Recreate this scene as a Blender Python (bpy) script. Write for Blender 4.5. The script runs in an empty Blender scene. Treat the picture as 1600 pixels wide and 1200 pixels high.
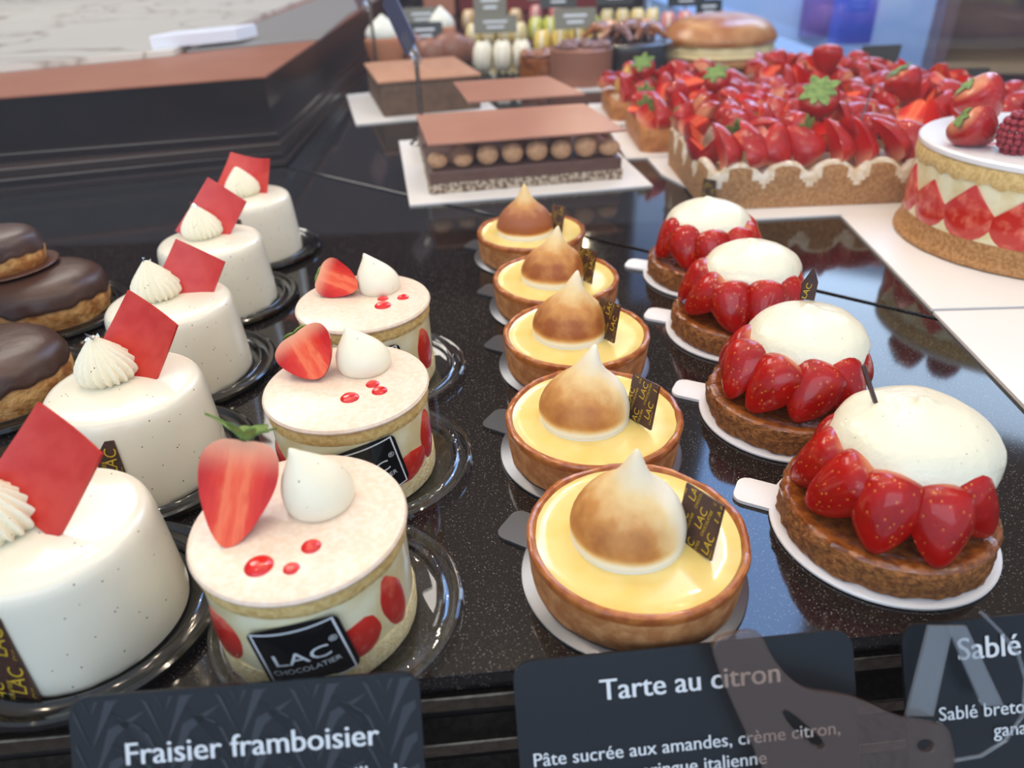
import bpy, bmesh, math, random
from math import sin, cos, pi, radians, sqrt, atan2
from mathutils import Vector, Matrix, noise

S = bpy.context.scene
COL = S.collection

# ------------------------------------------------------------------ camera
F, CH, PITCH, ROLL = 1125.0, .2055, radians(31.9), radians(-2.3)
_w = Vector((0, cos(PITCH), -sin(PITCH)))
_r0 = Vector((1, 0, 0)); _u0 = _r0.cross(_w)
_r = cos(ROLL) * _r0 + sin(ROLL) * _u0
_u = -sin(ROLL) * _r0 + cos(ROLL) * _u0
CAM = Vector((0, 0, CH))
cd = bpy.data.cameras.new('camera'); cam = bpy.data.objects.new('camera', cd); COL.objects.link(cam)
cam.matrix_world = Matrix(((_r.x, _u.x, -_w.x, CAM.x), (_r.y, _u.y, -_w.y, CAM.y), (_r.z, _u.z, -_w.z, CAM.z), (0, 0, 0, 1)))
cd.sensor_width = 36; cd.lens = F / 1600 * 36; cd.clip_start = .005; cd.clip_end = 60
cd.dof.use_dof = True; cd.dof.focus_distance = .315; cd.dof.aperture_fstop = 8.5
S.camera = cam

def at(px, py, z=0.0):
    """point of the level z that the photograph shows at pixel (px, py)"""
    d = _w + (px - 800) / F * _r - (py - 600) / F * _u
    t = (z - CAM.z) / d.z
    return CAM + t * d

# ------------------------------------------------------------------ light
S.view_settings.view_transform = 'Standard'; S.view_settings.look = 'None'
S.view_settings.gamma = 1; S.view_settings.exposure = -0.70; S.view_settings.use_curve_mapping = False

def build_world():
    w = bpy.data.worlds.new('shop_daylight'); S.world = w; w.use_nodes = True
    nt = w.node_tree; nt.nodes.clear()
    N = nt.nodes.new; L = nt.links.new
    tc = N('ShaderNodeTexCoord'); sp = N('ShaderNodeSeparateXYZ'); L(tc.outputs['Generated'], sp.inputs[0])
    up = N('ShaderNodeMapRange'); up.inputs[1].default_value = .5; up.inputs[2].default_value = .95; L(sp.outputs['Z'], up.inputs[0])
    fr = N('ShaderNodeMapRange'); fr.inputs[1].default_value = .35; fr.inputs[2].default_value = -.5; L(sp.outputs['Y'], fr.inputs[0])
    m1 = N('ShaderNodeMix'); m1.data_type = 'RGBA'; L(up.outputs[0], m1.inputs[0])
    m1.inputs[6].default_value = (.26, .21, .19, 1); m1.inputs[7].default_value = (1.25, 1.10, .92, 1)      # far side of the shop: dim low, warm ceiling
    m2 = N('ShaderNodeMix'); m2.data_type = 'RGBA'; L(fr.outputs[0], m2.inputs[0]); L(m1.outputs[2], m2.inputs[6])
    m2.inputs[7].default_value = (.95, 1.20, 1.55, 1)                                                     # cool daylight behind the visitor
    bg = N('ShaderNodeBackground'); L(m2.outputs[2], bg.inputs[0]); bg.inputs[1].default_value = 1.0
    L(bg.outputs[0], N('ShaderNodeOutputWorld').inputs[0])
build_world()

def light(name, kind, loc, energy, color, target=None, **kw):
    d = bpy.data.lights.new(name, kind); d.energy = energy; d.color = color
    for k, v in kw.items(): setattr(d, k, v)
    o = bpy.data.objects.new(name, d); COL.objects.link(o); o.location = loc
    if target is not None: o.rotation_euler = (Vector(target) - Vector(loc)).to_track_quat('-Z', 'Y').to_euler()
    return o
WARM = (1.0, .82, .60)
for i in range(9):                                                     # LED spots along the front edge of the case roof
    light('led_spot', 'POINT', (-.5 + i * .14, .20 + .02 * (i % 2), .62), 1.35, WARM, shadow_soft_size=.006)
for i in range(7):                                                     # LED spots along the middle of the case roof
    light('led_spot', 'POINT', (-.42 + i * .14, .60 + .03 * (i % 2), .72), 1.5, WARM, shadow_soft_size=.008)
for i in range(7):                                                     # LED spots along the far wing
    light('led_spot', 'POINT', (.25, .55 + i * .28, .66), 1.4, WARM, shadow_soft_size=.008)
light('shop_window_light', 'AREA', (1.42, 3.2, 2.75), 52, (.26, .50, 1.0), (.1, .25, .6), shape='RECTANGLE', size=.72, size_y=1.9)
light('shop_window_light', 'AREA', (2.0, 3.1, 1.62), 26, (.55, .74, 1.0), (.2, .35, .3), shape='RECTANGLE', size=1.3, size_y=.62)
light('wall_fill', 'AREA', (1.3, 2.9, .9), 16, (.80, .90, 1.0), (1.3, 3.75, -.1), shape='RECTANGLE', size=1.4, size_y=.3)  # added fill aimed at the pale blue wall to brighten it, no real lamp
light('staff_side_fill', 'AREA', (-1.2, 2.0, 1.6), 36, (1, .93, .84), (-.9, 1.8, 0), shape='RECTANGLE', size=1.2, size_y=.8)  # added fill that lifts the marble and brown worktop, no fitting there
light('shop_front_daylight', 'AREA', (-.2, -1.6, 1.15), 30, (.70, .85, 1.0), (.05, .4, 0), shape='RECTANGLE', size=2.4, size_y=1.2)

# ------------------------------------------------------------------ helpers
def lin(c):
    def f(v):
        v /= 255
        return v / 12.92 if v <= .04045 else ((v + .055) / 1.055) ** 2.4
    return (f(c[0]), f(c[1]), f(c[2]), 1)

MATS = {}
def pm(name, c, rough=.5, c2=None, scale=200, lo=.4, hi=.6, bump=0, bscale=None, bdist=.001, coat=0, sss=0, metal=0, spec=.5, specks=None, coord='Object', detail=4):
    """principled material: two-tone noise, bump, clear glaze, fine specks (colour, scale, radius)"""
    m = bpy.data.materials.new(name); m.use_nodes = True; nt = m.node_tree
    b = nt.nodes['Principled BSDF']; N = nt.nodes.new; L = nt.links.new
    b.inputs['Base Color'].default_value = lin(c); b.inputs['Roughness'].default_value = rough
    b.inputs['Metallic'].default_value = metal; b.inputs['Specular IOR Level'].default_value = spec
    if coat: b.inputs['Coat Weight'].default_value = coat; b.inputs['Coat Roughness'].default_value = .06
    if sss:
        b.inputs['Subsurface Weight'].default_value = sss; b.inputs['Subsurface Radius'].default_value = (1, .6, .4); b.inputs['Subsurface Scale'].default_value = .004
    tc = N('ShaderNodeTexCoord'); src = tc.outputs[coord]
    colour = None
    if c2:
        n = N('ShaderNodeTexNoise'); n.inputs['Scale'].default_value = scale; n.inputs['Detail'].default_value = detail; L(src, n.inputs['Vector'])
        mr = N('ShaderNodeMapRange'); mr.inputs[1].default_value = lo; mr.inputs[2].default_value = hi; L(n.outputs[0], mr.inputs[0])
        mx = N('ShaderNodeMix'); mx.data_type = 'RGBA'; mx.inputs[6].default_value = lin(c); mx.inputs[7].default_value = lin(c2); L(mr.outputs[0], mx.inputs[0]); colour = mx.outputs[2]
    if specks:
        sc, ss, rad = specks
        v = N('ShaderNodeTexVoronoi'); v.inputs['Scale'].default_value = ss; L(src, v.inputs['Vector'])
        lt = N('ShaderNodeMath'); lt.operation = 'LESS_THAN'; lt.inputs[1].default_value = rad; L(v.outputs['Distance'], lt.inputs[0])
        mx = N('ShaderNodeMix'); mx.data_type = 'RGBA'; L(lt.outputs[0], mx.inputs[0]); mx.inputs[7].default_value = lin(sc)
        if colour: L(colour, mx.inputs[6])
        else: mx.inputs[6].default_value = lin(c)
        colour = mx.outputs[2]
    if colour: L(colour, b.inputs['Base Color'])
    if bump:
        n = N('ShaderNodeTexNoise'); n.inputs['Scale'].default_value = bscale or scale; n.inputs['Detail'].default_value = 5; L(src, n.inputs['Vector'])
        bp = N('ShaderNodeBump'); bp.inputs['Strength'].default_value = bump; bp.inputs['Distance'].default_value = bdist; L(n.outputs[0], bp.inputs['Height']); L(bp.outputs[0], b.inputs['Normal'])
        if coat: L(bp.outputs[0], b.inputs['Coat Normal'])
    MATS[name] = m
    return m

def clear(name, tint, refl=1.0, rough=.02, haze=0.0, haze_col=(200, 210, 220), ior=1.49):
    """thin clear plastic or glass: lets light straight through, reflects by Fresnel"""
    m = bpy.data.materials.new(name); m.use_nodes = True; nt = m.node_tree; nt.nodes.clear(); N = nt.nodes.new; L = nt.links.new
    t = N('ShaderNodeBsdfTransparent'); t.inputs[0].default_value = (*tint, 1)
    g = N('ShaderNodeBsdfGlossy'); g.inputs['Roughness'].default_value = rough
    f = N('ShaderNodeLayerWeight'); f.inputs[0].default_value = .5
    p = N('ShaderNodeMath'); p.operation = 'POWER'; p.inputs[1].default_value = 5; L(f.outputs['Facing'], p.inputs[0])
    f0 = ((ior - 1) / (ior + 1)) ** 2
    k = N('ShaderNodeMath'); k.operation = 'MULTIPLY_ADD'; k.inputs[1].default_value = (1 - f0) * refl; k.inputs[2].default_value = f0 * refl; L(p.outputs[0], k.inputs[0])
    mx = N('ShaderNodeMixShader'); L(k.outputs[0], mx.inputs[0]); L(g.outputs[0], mx.inputs[2])
    if haze:
        d = N('ShaderNodeBsdfDiffuse'); d.inputs[0].default_value = lin(haze_col)
        m2 = N('ShaderNodeMixShader'); m2.inputs[0].default_value = haze; L(t.outputs[0], m2.inputs[1]); L(d.outputs[0], m2.inputs[2]); L(m2.outputs[0], mx.inputs[1])
    else: L(t.outputs[0], mx.inputs[1])
    L(mx.outputs[0], N('ShaderNodeOutputMaterial').inputs[0])
    MATS[name] = m
    return m

def obj(name, bm, mat, parent=None, smooth=True, loc=None, mw=None):
    bm.normal_update()
    me = bpy.data.meshes.new(name); bm.to_mesh(me); bm.free()
    for m in (mat if isinstance(mat, (list, tuple)) else [mat]): me.materials.append(m)
    if smooth:
        me.polygons.foreach_set('use_smooth', [True] * len(me.polygons))
        me.set_sharp_from_angle(angle=radians(42))
    o = bpy.data.objects.new(name, me); COL.objects.link(o)
    if parent: o.parent = parent
    if loc is not None: o.location = loc
    if mw is not None: o.matrix_basis = mw
    return o

def tag(o, label, cat, group=None):
    o['label'] = label; o['category'] = cat
    if group: o['group'] = group
    return o

def thing(name, label, cat, loc=(0, 0, 0), rz=0, group=None):
    o = bpy.data.objects.new(name, None); COL.objects.link(o); o.location = loc; o.rotation_euler = (0, 0, rz); o.empty_display_size = .01
    return tag(o, label, cat, group)

def struct(name, bm, mat, smooth=False):
    o = obj(name, bm, mat, None, smooth); o['kind'] = 'structure'
    return o

def dup(root, loc, rz, label, group=None):
    def cp(o, par):
        c = o.copy(); COL.objects.link(c); c.parent = par
        for k in list(o.children): cp(k, c)
        return c
    c = cp(root, None); c.location = loc; c.rotation_euler = (0, 0, rz); c['label'] = label
    if group: c['group'] = group
    return c

def NB(): return bmesh.new()

def lathe(bm, prof, n=48, mod=None, c=(0, 0, 0), mi=0):
    """surface of revolution; prof = [(r, z)...]; r = 0 makes a pole; mod(theta, r, z) -> (r, z)"""
    rings = []
    for r, z in prof:
        if r < 1e-7:
            zz = mod(0, 0, z)[1] if mod else z
            rings.append([bm.verts.new((c[0], c[1], c[2] + zz))]); continue
        ring = []
        for k in range(n):
            t = 2 * pi * k / n
            rr, zz = mod(t, r, z) if mod else (r, z)
            ring.append(bm.verts.new((c[0] + rr * cos(t), c[1] + rr * sin(t), c[2] + zz)))
        rings.append(ring)
    for a, b in zip(rings, rings[1:]):
        for k in range(n):
            k2 = (k + 1) % n
            if len(a) == 1 and len(b) == 1: break
            if len(a) == 1: f = bm.faces.new((a[0], b[k2], b[k]))
            elif len(b) == 1: f = bm.faces.new((a[k], a[k2], b[0]))
            else: f = bm.faces.new((a[k], a[k2], b[k2], b[k]))
            f.material_index = mi
    return bm

def smooth_prof(pts, sub=4):
    """Catmull-Rom through the profile points"""
    out = []
    P = [pts[0]] + list(pts) + [pts[-1]]
    for i in range(1, len(P) - 2):
        p0, p1, p2, p3 = P[i - 1], P[i], P[i + 1], P[i + 2]
        for s in range(sub):
            t = s / sub
            q = tuple(.5 * ((2 * p1[k]) + (-p0[k] + p2[k]) * t + (2 * p0[k] - 5 * p1[k] + 4 * p2[k] - p3[k]) * t * t + (-p0[k] + 3 * p1[k] - 3 * p2[k] + p3[k]) * t ** 3) for k in (0, 1))
            out.append((max(q[0], 0), q[1]))
    out.append(pts[-1])
    return [out[0]] + [q if q[0] > 1e-5 else (1e-5, q[1]) for q in out[1:-1]] + [out[-1]]

def box(bm, a, b, bev=0, mi=0, M=None):
    x0, y0, z0 = a; x1, y1, z1 = b
    v = [bm.verts.new((x, y, z)) for z in (z0, z1) for x, y in ((x0, y0), (x1, y0), (x1, y1), (x0, y1))]
    fs = [bm.faces.new([v[i] for i in q]) for q in ((3, 2, 1, 0), (4, 5, 6, 7), (0, 1, 5, 4), (1, 2, 6, 5), (2, 3, 7, 6), (3, 0, 4, 7))]
    for f in fs: f.material_index = mi
    if bev:
        es = list({e for f in fs for e in f.edges})
        r = bmesh.ops.bevel(bm, geom=es, offset=bev, segments=2, affect='EDGES', profile=.5)
        for f in r['faces']: f.material_index = mi
    if M is not None:
        vs = set(v) if not bev else {w for w in bm.verts}
        bmesh.ops.transform(bm, matrix=M, verts=[w for w in vs if w.is_valid])
    return bm

def prism(bm, pts, z0, z1, bev=0, mi=0):
    """upright prism over a polygon (counter-clockwise)"""
    area = sum(p[0] * q[1] - q[0] * p[1] for p, q in zip(pts, pts[1:] + pts[:1]))
    if area < 0: pts = pts[::-1]
    lo = [bm.verts.new((p[0], p[1], z0)) for p in pts]; hi = [bm.verts.new((p[0], p[1], z1)) for p in pts]
    n = len(pts); fs = [bm.faces.new(lo[::-1]), bm.faces.new(hi)]
    for i in range(n): fs.append(bm.faces.new((lo[i], lo[(i + 1) % n], hi[(i + 1) % n], hi[i])))
    for f in fs: f.material_index = mi
    if bev: bmesh.ops.bevel(bm, geom=list(fs[1].edges), offset=bev, segments=2, affect='EDGES', profile=.5)
    return bm

def tube(bm, path, r, n=8, mi=0):
    path = [Vector(p) for p in path]; rings = []
    for i, p in enumerate(path):
        d = (path[min(i + 1, len(path) - 1)] - path[max(i - 1, 0)]).normalized()
        a = d.orthogonal().normalized(); b = d.cross(a)
        rr = r[i] if isinstance(r, (list, tuple)) else r
        rings.append([bm.verts.new(p + rr * (cos(2 * pi * k / n) * a + sin(2 * pi * k / n) * b)) for k in range(n)])
    for a, b in zip(rings, rings[1:]):
        for k in range(n): bm.faces.new((a[k], a[(k + 1) % n], b[(k + 1) % n], b[k])).material_index = mi
    bm.faces.new(rings[0][::-1]); bm.faces.new(rings[-1])
    return bm

def rrect(w, h, r, n=5):
    """rounded rectangle outline centred on the origin"""
    out = []
    for cx, cy, a0 in ((w / 2 - r, h / 2 - r, 0), (-w / 2 + r, h / 2 - r, 90), (-w / 2 + r, -h / 2 + r, 180), (w / 2 - r, -h / 2 + r, 270)):
        for k in range(n + 1):
            a = radians(a0 + 90 * k / n); out.append((cx + r * cos(a), cy + r * sin(a)))
    return out

def slab(bm, pts, t, rings=5, fn=None, mi=0):
    """closed plate over a star-shaped outline in XY, thickness t, with inner rings so fn(x, y, z) can bend it"""
    fn = fn or (lambda x, y, z: (x, y, z)); n = len(pts); layers = []
    cx = sum(p[0] for p in pts) / n; cy = sum(p[1] for p in pts) / n
    for z in (0, t):
        c = bm.verts.new(fn(cx, cy, z)); rs = []
        for k in range(1, rings + 1):
            s = k / rings; rs.append([bm.verts.new(fn(cx + (p[0] - cx) * s, cy + (p[1] - cy) * s, z)) for p in pts])
        layers.append((c, rs))
    for li, (c, rs) in enumerate(layers):
        for i in range(n):
            j = (i + 1) % n
            q = [(c, rs[0][i], rs[0][j])] + [(rs[k][i], rs[k + 1][i], rs[k + 1][j], rs[k][j]) for k in range(rings - 1)]
            for f in q: bm.faces.new(f if li else f[::-1]).material_index = mi
    a, b = layers[0][1][-1], layers[1][1][-1]
    for i in range(n):
        j = (i + 1) % n; bm.faces.new((a[i], a[j], b[j], b[i])).material_index = mi
    return bm

def gridplate(bm, w, h, t, nx, ny, fn):
    L_ = [[[bm.verts.new(fn(w * (i / nx - .5), h * (j / ny - .5), z)) for i in range(nx + 1)] for j in range(ny + 1)] for z in (0, t)]
    a, b = L_
    for j in range(ny):
        for i in range(nx):
            bm.faces.new((a[j][i], a[j + 1][i], a[j + 1][i + 1], a[j][i + 1])); bm.faces.new((b[j][i], b[j][i + 1], b[j + 1][i + 1], b[j + 1][i]))
    for i in range(nx):
        bm.faces.new((a[0][i], a[0][i + 1], b[0][i + 1], b[0][i])); bm.faces.new((a[ny][i + 1], a[ny][i], b[ny][i], b[ny][i + 1]))
    for j in range(ny):
        bm.faces.new((a[j + 1][0], a[j][0], b[j][0], b[j + 1][0])); bm.faces.new((a[j][nx], a[j + 1][nx], b[j + 1][nx], b[j][nx]))
    return bm

def text_bm(txt, size, align='CENTER', ext=.0):
    cu = bpy.data.curves.new('t', 'FONT'); cu.body = txt; cu.size = size; cu.align_x = align; cu.extrude = ext; cu.resolution_u = 3
    o = bpy.data.objects.new('t', cu); COL.objects.link(o)
    me = bpy.data.meshes.new_from_object(o.evaluated_get(bpy.context.evaluated_depsgraph_get()))
    bpy.data.objects.remove(o); bpy.data.curves.remove(cu)
    bm = NB(); bm.from_mesh(me); bpy.data.meshes.remove(me)
    return bm

def merge(dst, src, M=None, fn=None):
    if M is not None: bmesh.ops.transform(src, matrix=M, verts=src.verts)
    if fn:
        for v in src.verts: v.co = fn(*v.co)
    me = bpy.data.meshes.new('m'); src.to_mesh(me); src.free(); dst.from_mesh(me); bpy.data.meshes.remove(me)
    return dst

def clip(bm, planes):
    for co, no in planes:
        g = list(bm.verts) + list(bm.edges) + list(bm.faces)
        bmesh.ops.bisect_plane(bm, geom=g, plane_co=co, plane_no=no, clear_outer=True)
    return bm

def basis(z, y, loc):
    """matrix whose local Z points along z and local Y close to y"""
    z = Vector(z).normalized(); y = Vector(y); y = (y - y.dot(z) * z).normalized(); x = y.cross(z)
    return Matrix(((x.x, y.x, z.x, loc[0]), (x.y, y.y, z.y, loc[1]), (x.z, y.z, z.z, loc[2]), (0, 0, 0, 1)))

def nz(x, y, z, s): return noise.noise(Vector((x * s, y * s, z * s)))

# ------------------------------------------------------------------ materials
pm('granite', (19, 16, 16), .07, c2=(50, 44, 42), scale=1100, lo=.42, hi=.72, specks=((150, 145, 138), 900, .155), spec=.55)
pm('granite_dark', (14, 13, 13), .3)
pm('cream', (247, 243, 226), .42, sss=.08, bump=.05, bscale=300)
pm('cream_specked', (246, 238, 212), .4, sss=.06, specks=((120, 105, 85), 230, .075))
pm('sable_cream', (240, 234, 208), .3, sss=.05, bump=.5, bscale=380, bdist=.0010, specks=((150, 140, 120), 260, .07), coat=.35)
pm('vanilla_glaze', (243, 235, 214), .24, sss=.05, specks=((96, 82, 66), 240, .078), coat=.4, bump=.06, bscale=90, bdist=.0015)
pm('red_chocolate', (196, 40, 30), .36, c2=(204, 56, 44), scale=120)
pm('silver_leaf', (225, 228, 235), .18, metal=1)
pm('gold_leaf', (240, 205, 110), .25, metal=1)
pm('dark_chocolate', (64, 40, 32), .34, c2=(74, 46, 36), scale=260)
pm('gold_print', (205, 168, 40), .5)
pm('black_plastic', (9, 10, 12), .12, coat=.6)
clear('clear_plastic', (.90, .91, .93), 2.0, .03)
pm('almond_disc', (240, 212, 186), .36, c2=(246, 224, 204), scale=500, bump=.12, bscale=600, bdist=.0006, sss=.05, coat=.3)
pm('sponge', (228, 196, 130), .8, c2=(206, 168, 100), scale=380, bump=.6, bscale=900, bdist=.0012)
pm('sponge_pale', (236, 220, 172), .85, c2=(222, 200, 146), scale=420, bump=.7, bscale=900, bdist=.0014)
pm('fraisier_cream', (240, 232, 196), .25, c2=(228, 210, 158), scale=60, coat=.5, sss=.05)
pm('raspberry_gel', (226, 22, 18), .1, coat=.8, sss=.2)
pm('sticker_black', (12, 14, 17), .22)
pm('sticker_white', (225, 228, 232), .4)
pm('tart_crust', (214, 150, 94), .62, c2=(184, 116, 64), scale=160, bump=.5, bscale=800, bdist=.0008)
pm('tart_rim', (186, 110, 48), .3, c2=(158, 80, 30), scale=220, bump=.3, bscale=600, bdist=.0008, coat=.7)
pm('lemon_curd', (240, 208, 120), .2, c2=(243, 216, 138), scale=60, coat=.4, sss=.08)
pm('board_silver', (120, 122, 127), .3, metal=.8)
pm('board_white', (240, 236, 236), .45)
pm('cake_board', (238, 232, 226), .42)
pm('sable', (172, 108, 50), .72, c2=(126, 72, 28), scale=420, bump=.9, bscale=700, bdist=.002)
pm('sable_glaze', (158, 88, 34), .22, c2=(118, 60, 22), scale=260, bump=.4, bscale=450, bdist=.001, coat=.8)
pm('choux', (222, 168, 102), .6, c2=(176, 112, 56), scale=130, bump=.8, bscale=260, bdist=.002)
pm('choc_glaze', (66, 42, 34), .38, c2=(74, 48, 39), scale=80, bump=.3, bscale=120, bdist=.0015)
pm('milk_chocolate', (150, 98, 76), .42)
pm('milk_sheet', (172, 118, 96), .36, c2=(178, 126, 104), scale=14)
pm('tan_mousse', (192, 140, 108), .6, c2=(184, 130, 98), scale=60)
pm('brown_mousse', (112, 84, 62), .7, c2=(98, 72, 54), scale=90)
pm('nut_layer', (196, 178, 156), .85, c2=(112, 86, 64), scale=260, lo=.42, hi=.58, bump=.9, bscale=500, bdist=.002)
pm('ganache', (102, 70, 58), .4, c2=(94, 64, 53), scale=90)
pm('cocoa_truffle', (200, 154, 114), .75, c2=(184, 138, 100), scale=300, bump=.2, bscale=500)
pm('leaf_green', (84, 116, 46), .5, c2=(120, 146, 70), scale=200)
pm('sable_wall', (190, 142, 92), .85, c2=(160, 110, 64), scale=420, bump=.7, bscale=500, bdist=.0015)
pm('icing_sugar', (240, 226, 206), .9, c2=(222, 196, 160), scale=160)
pm('golden_crust', (196, 130, 68), .5, c2=(168, 102, 46), scale=90, bump=.3, bscale=300)
pm('wood_brown', (156, 98, 74), .5, c2=(150, 92, 68), scale=8, spec=.3)
pm('dark_trim', (33, 20, 16), .22, c2=(38, 25, 20), scale=20, spec=.25)
pm('dark_rail', (52, 36, 29), .3, spec=.3)
pm('grey_board', (150, 146, 142), .35)
pm('white_box', (232, 236, 246), .4)
pm('steel', (150, 140, 126), .32, metal=1, c2=(130, 120, 108), scale=300)
pm('vent_dark', (8, 8, 10), .5)
pm('black_card', (20, 21, 24), .4)
pm('slate_card', (20, 25, 31), .34, spec=.35)
pm('navy_card', (62, 62, 88), .4)
pm('plum_card', (112, 84, 92), .45)
pm('grey_card', (120, 114, 98), .45)
pm('card_white', (222, 226, 230), .5)
pm('blue_trim', (150, 184, 234), .35)
pm('mac_white', (240, 230, 206), .6); pm('mac_cream', (240, 216, 150), .6); pm('mac_yellow', (236, 200, 96), .6); pm('mac_lime', (206, 204, 84), .6)
pm('mac_pink', (228, 140, 134), .6); pm('mac_salmon', (236, 164, 116), .6); pm('mac_beige', (222, 178, 120), .6); pm('mac_fill', (250, 240, 220), .6)
pm('caramel', (176, 100, 36), .25, c2=(120, 60, 24), scale=60, coat=.6, bump=.4, bscale=120, bdist=.003)
pm('rock_choc', (112, 68, 58), .35, c2=(150, 110, 104), scale=120, bump=.8, bscale=160, bdist=.004, coat=.4)
pm('black_glaze', (44, 36, 34), .25, coat=.4)
pm('brioche', (178, 106, 50), .35, c2=(200, 140, 84), scale=30, coat=.3, bump=.3, bscale=80, bdist=.003)
pm('custard', (240, 216, 160), .5)
pm('red_panel', (134, 40, 34), .5, c2=(126, 36, 30), scale=5)
pm('peach_panel', (186, 120, 92), .5)
pm('reflection_pale', (200, 222, 252), .45); pm('floor_brown', (84, 70, 64), .5)
pm('shelf_brown', (124, 90, 88), .5, c2=(96, 70, 76), scale=4)
pm('shelf_light', (176, 140, 100), .6)
pm('violet_box', (136, 104, 176), .5); pm('blue_bag', (78, 100, 214), .45); pm('rose_box', (190, 110, 140), .5)
pm('raspberry', (150, 28, 40), .5, bump=.3, bscale=700)
clear('pane', (.99, .992, .995), .5, .0, ior=1.45)
clear('pane_blue', (.93, .96, .99), .8, .0)
clear('acrylic', (.86, .84, .83), 1.6, .04, haze=.05)

def marble():
    m = pm('marble', (226, 220, 208), .25); nt = m.node_tree; N = nt.nodes.new; L = nt.links.new; b = nt.nodes['Principled BSDF']
    tc = N('ShaderNodeTexCoord'); n = N('ShaderNodeTexNoise'); n.inputs['Scale'].default_value = 2.6; n.inputs['Detail'].default_value = 4; n.inputs['Distortion'].default_value = 1.2
    L(tc.outputs['Object'], n.inputs['Vector'])
    r = N('ShaderNodeValToRGB'); e = r.color_ramp.elements; e[0].position = .485; e[0].color = lin((226, 220, 208)); e[1].position = .515; e[1].color = lin((226, 220, 208))
    k = e.new(.5); k.color = lin((176, 162, 146)); L(n.outputs[0], r.inputs[0]); L(r.outputs[0], b.inputs['Base Color'])
marble()

def berry_mats():
    m = pm('berry_skin', (196, 16, 10), .34, coat=.6, spec=.2); nt = m.node_tree; N = nt.nodes.new; L = nt.links.new; b = nt.nodes['Principled BSDF']
    b.inputs['Subsurface Weight'].default_value = .1; b.inputs['Subsurface Radius'].default_value = (1, .2, .1); b.inputs['Subsurface Scale'].default_value = .002
    tc = N('ShaderNodeTexCoord'); mp = N('ShaderNodeMapping'); mp.inputs['Scale'].default_value = (1, 1, .75); L(tc.outputs['Object'], mp.inputs[0])
    v = N('ShaderNodeTexVoronoi'); v.inputs['Scale'].default_value = 430; L(mp.outputs[0], v.inputs['Vector'])
    n = N('ShaderNodeTexNoise'); n.inputs['Scale'].default_value = 90; L(tc.outputs['Object'], n.inputs['Vector'])
    m1 = N('ShaderNodeMix'); m1.data_type = 'RGBA'; m1.inputs[6].default_value = lin((128, 2, 3)); m1.inputs[7].default_value = lin((196, 18, 5)); L(n.outputs[0], m1.inputs[0])
    sx = N('ShaderNodeSeparateXYZ'); L(tc.outputs['Generated'], sx.inputs[0])
    top = N('ShaderNodeMapRange'); top.inputs[1].default_value = .9; top.inputs[2].default_value = 1.06; L(sx.outputs['Z'], top.inputs[0])
    m2 = N('ShaderNodeMix'); m2.data_type = 'RGBA'; L(top.outputs[0], m2.inputs[0]); L(m1.outputs[2], m2.inputs[6]); m2.inputs[7].default_value = lin((238, 170, 120))
    lt = N('ShaderNodeMath'); lt.operation = 'LESS_THAN'; lt.inputs[1].default_value = .18; L(v.outputs['Distance'], lt.inputs[0])
    m3 = N('ShaderNodeMix'); m3.data_type = 'RGBA'; L(lt.outputs[0], m3.inputs[0]); L(m2.outputs[2], m3.inputs[6]); m3.inputs[7].default_value = lin((206, 104, 34)); L(m3.outputs[2], b.inputs['Base Color'])
    mr = N('ShaderNodeMapRange'); mr.inputs[1].default_value = .05; mr.inputs[2].default_value = .4; L(v.outputs['Distance'], mr.inputs[0])
    bp = N('ShaderNodeBump'); bp.inputs['Strength'].default_value = .35; bp.inputs['Distance'].default_value = .0006; L(mr.outputs[0], bp.inputs['Height']); L(bp.outputs[0], b.inputs['Normal'])
    m = pm('berry_flesh', (226, 62, 36), .3, coat=.2, spec=.2); nt = m.node_tree; N = nt.nodes.new; L = nt.links.new; b = nt.nodes['Principled BSDF']
    tc = N('ShaderNodeTexCoord'); sx = N('ShaderNodeSeparateXYZ'); L(tc.outputs['Generated'], sx.inputs[0])
    d = N('ShaderNodeMath'); d.operation = 'SUBTRACT'; L(sx.outputs['X'], d.inputs[0]); d.inputs[1].default_value = .5
    a = N('ShaderNodeMath'); a.operation = 'ABSOLUTE'; L(d.outputs[0], a.inputs[0])
    mp = N('ShaderNodeMapping'); mp.inputs['Scale'].default_value = (9, 9, 2.2); L(tc.outputs['Generated'], mp.inputs[0])
    n = N('ShaderNodeTexNoise'); n.inputs['Scale'].default_value = 1.6; n.inputs['Detail'].default_value = 4; L(mp.outputs[0], n.inputs['Vector'])
    mm = N('ShaderNodeMath'); mm.operation = 'MULTIPLY_ADD'; mm.inputs[1].default_value = .30; L(n.outputs[0], mm.inputs[0]); L(a.outputs[0], mm.inputs[2])
    r = N('ShaderNodeValToRGB'); e = r.color_ramp.elements; e[0].position = .06; e[0].color = lin((222, 58, 26)); e[1].position = .60; e[1].color = lin((186, 10, 5))
    for p, c in ((.18, (236, 92, 52)), (.26, (238, 112, 70)), (.36, (220, 50, 20)), (.5, (204, 24, 8))): k = e.new(p); k.color = lin(c)
    L(mm.outputs[0], r.inputs[0])
    top = N('ShaderNodeMapRange'); top.interpolation_type = 'SMOOTHSTEP'; top.inputs[1].default_value = .62; top.inputs[2].default_value = 1.12; L(sx.outputs['Z'], top.inputs[0])
    m2 = N('ShaderNodeMix'); m2.data_type = 'RGBA'; L(top.outputs[0], m2.inputs[0]); L(r.outputs[0], m2.inputs[6]); m2.inputs[7].default_value = lin((240, 176, 140)); L(m2.outputs[2], b.inputs['Base Color'])
berry_mats()

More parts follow.
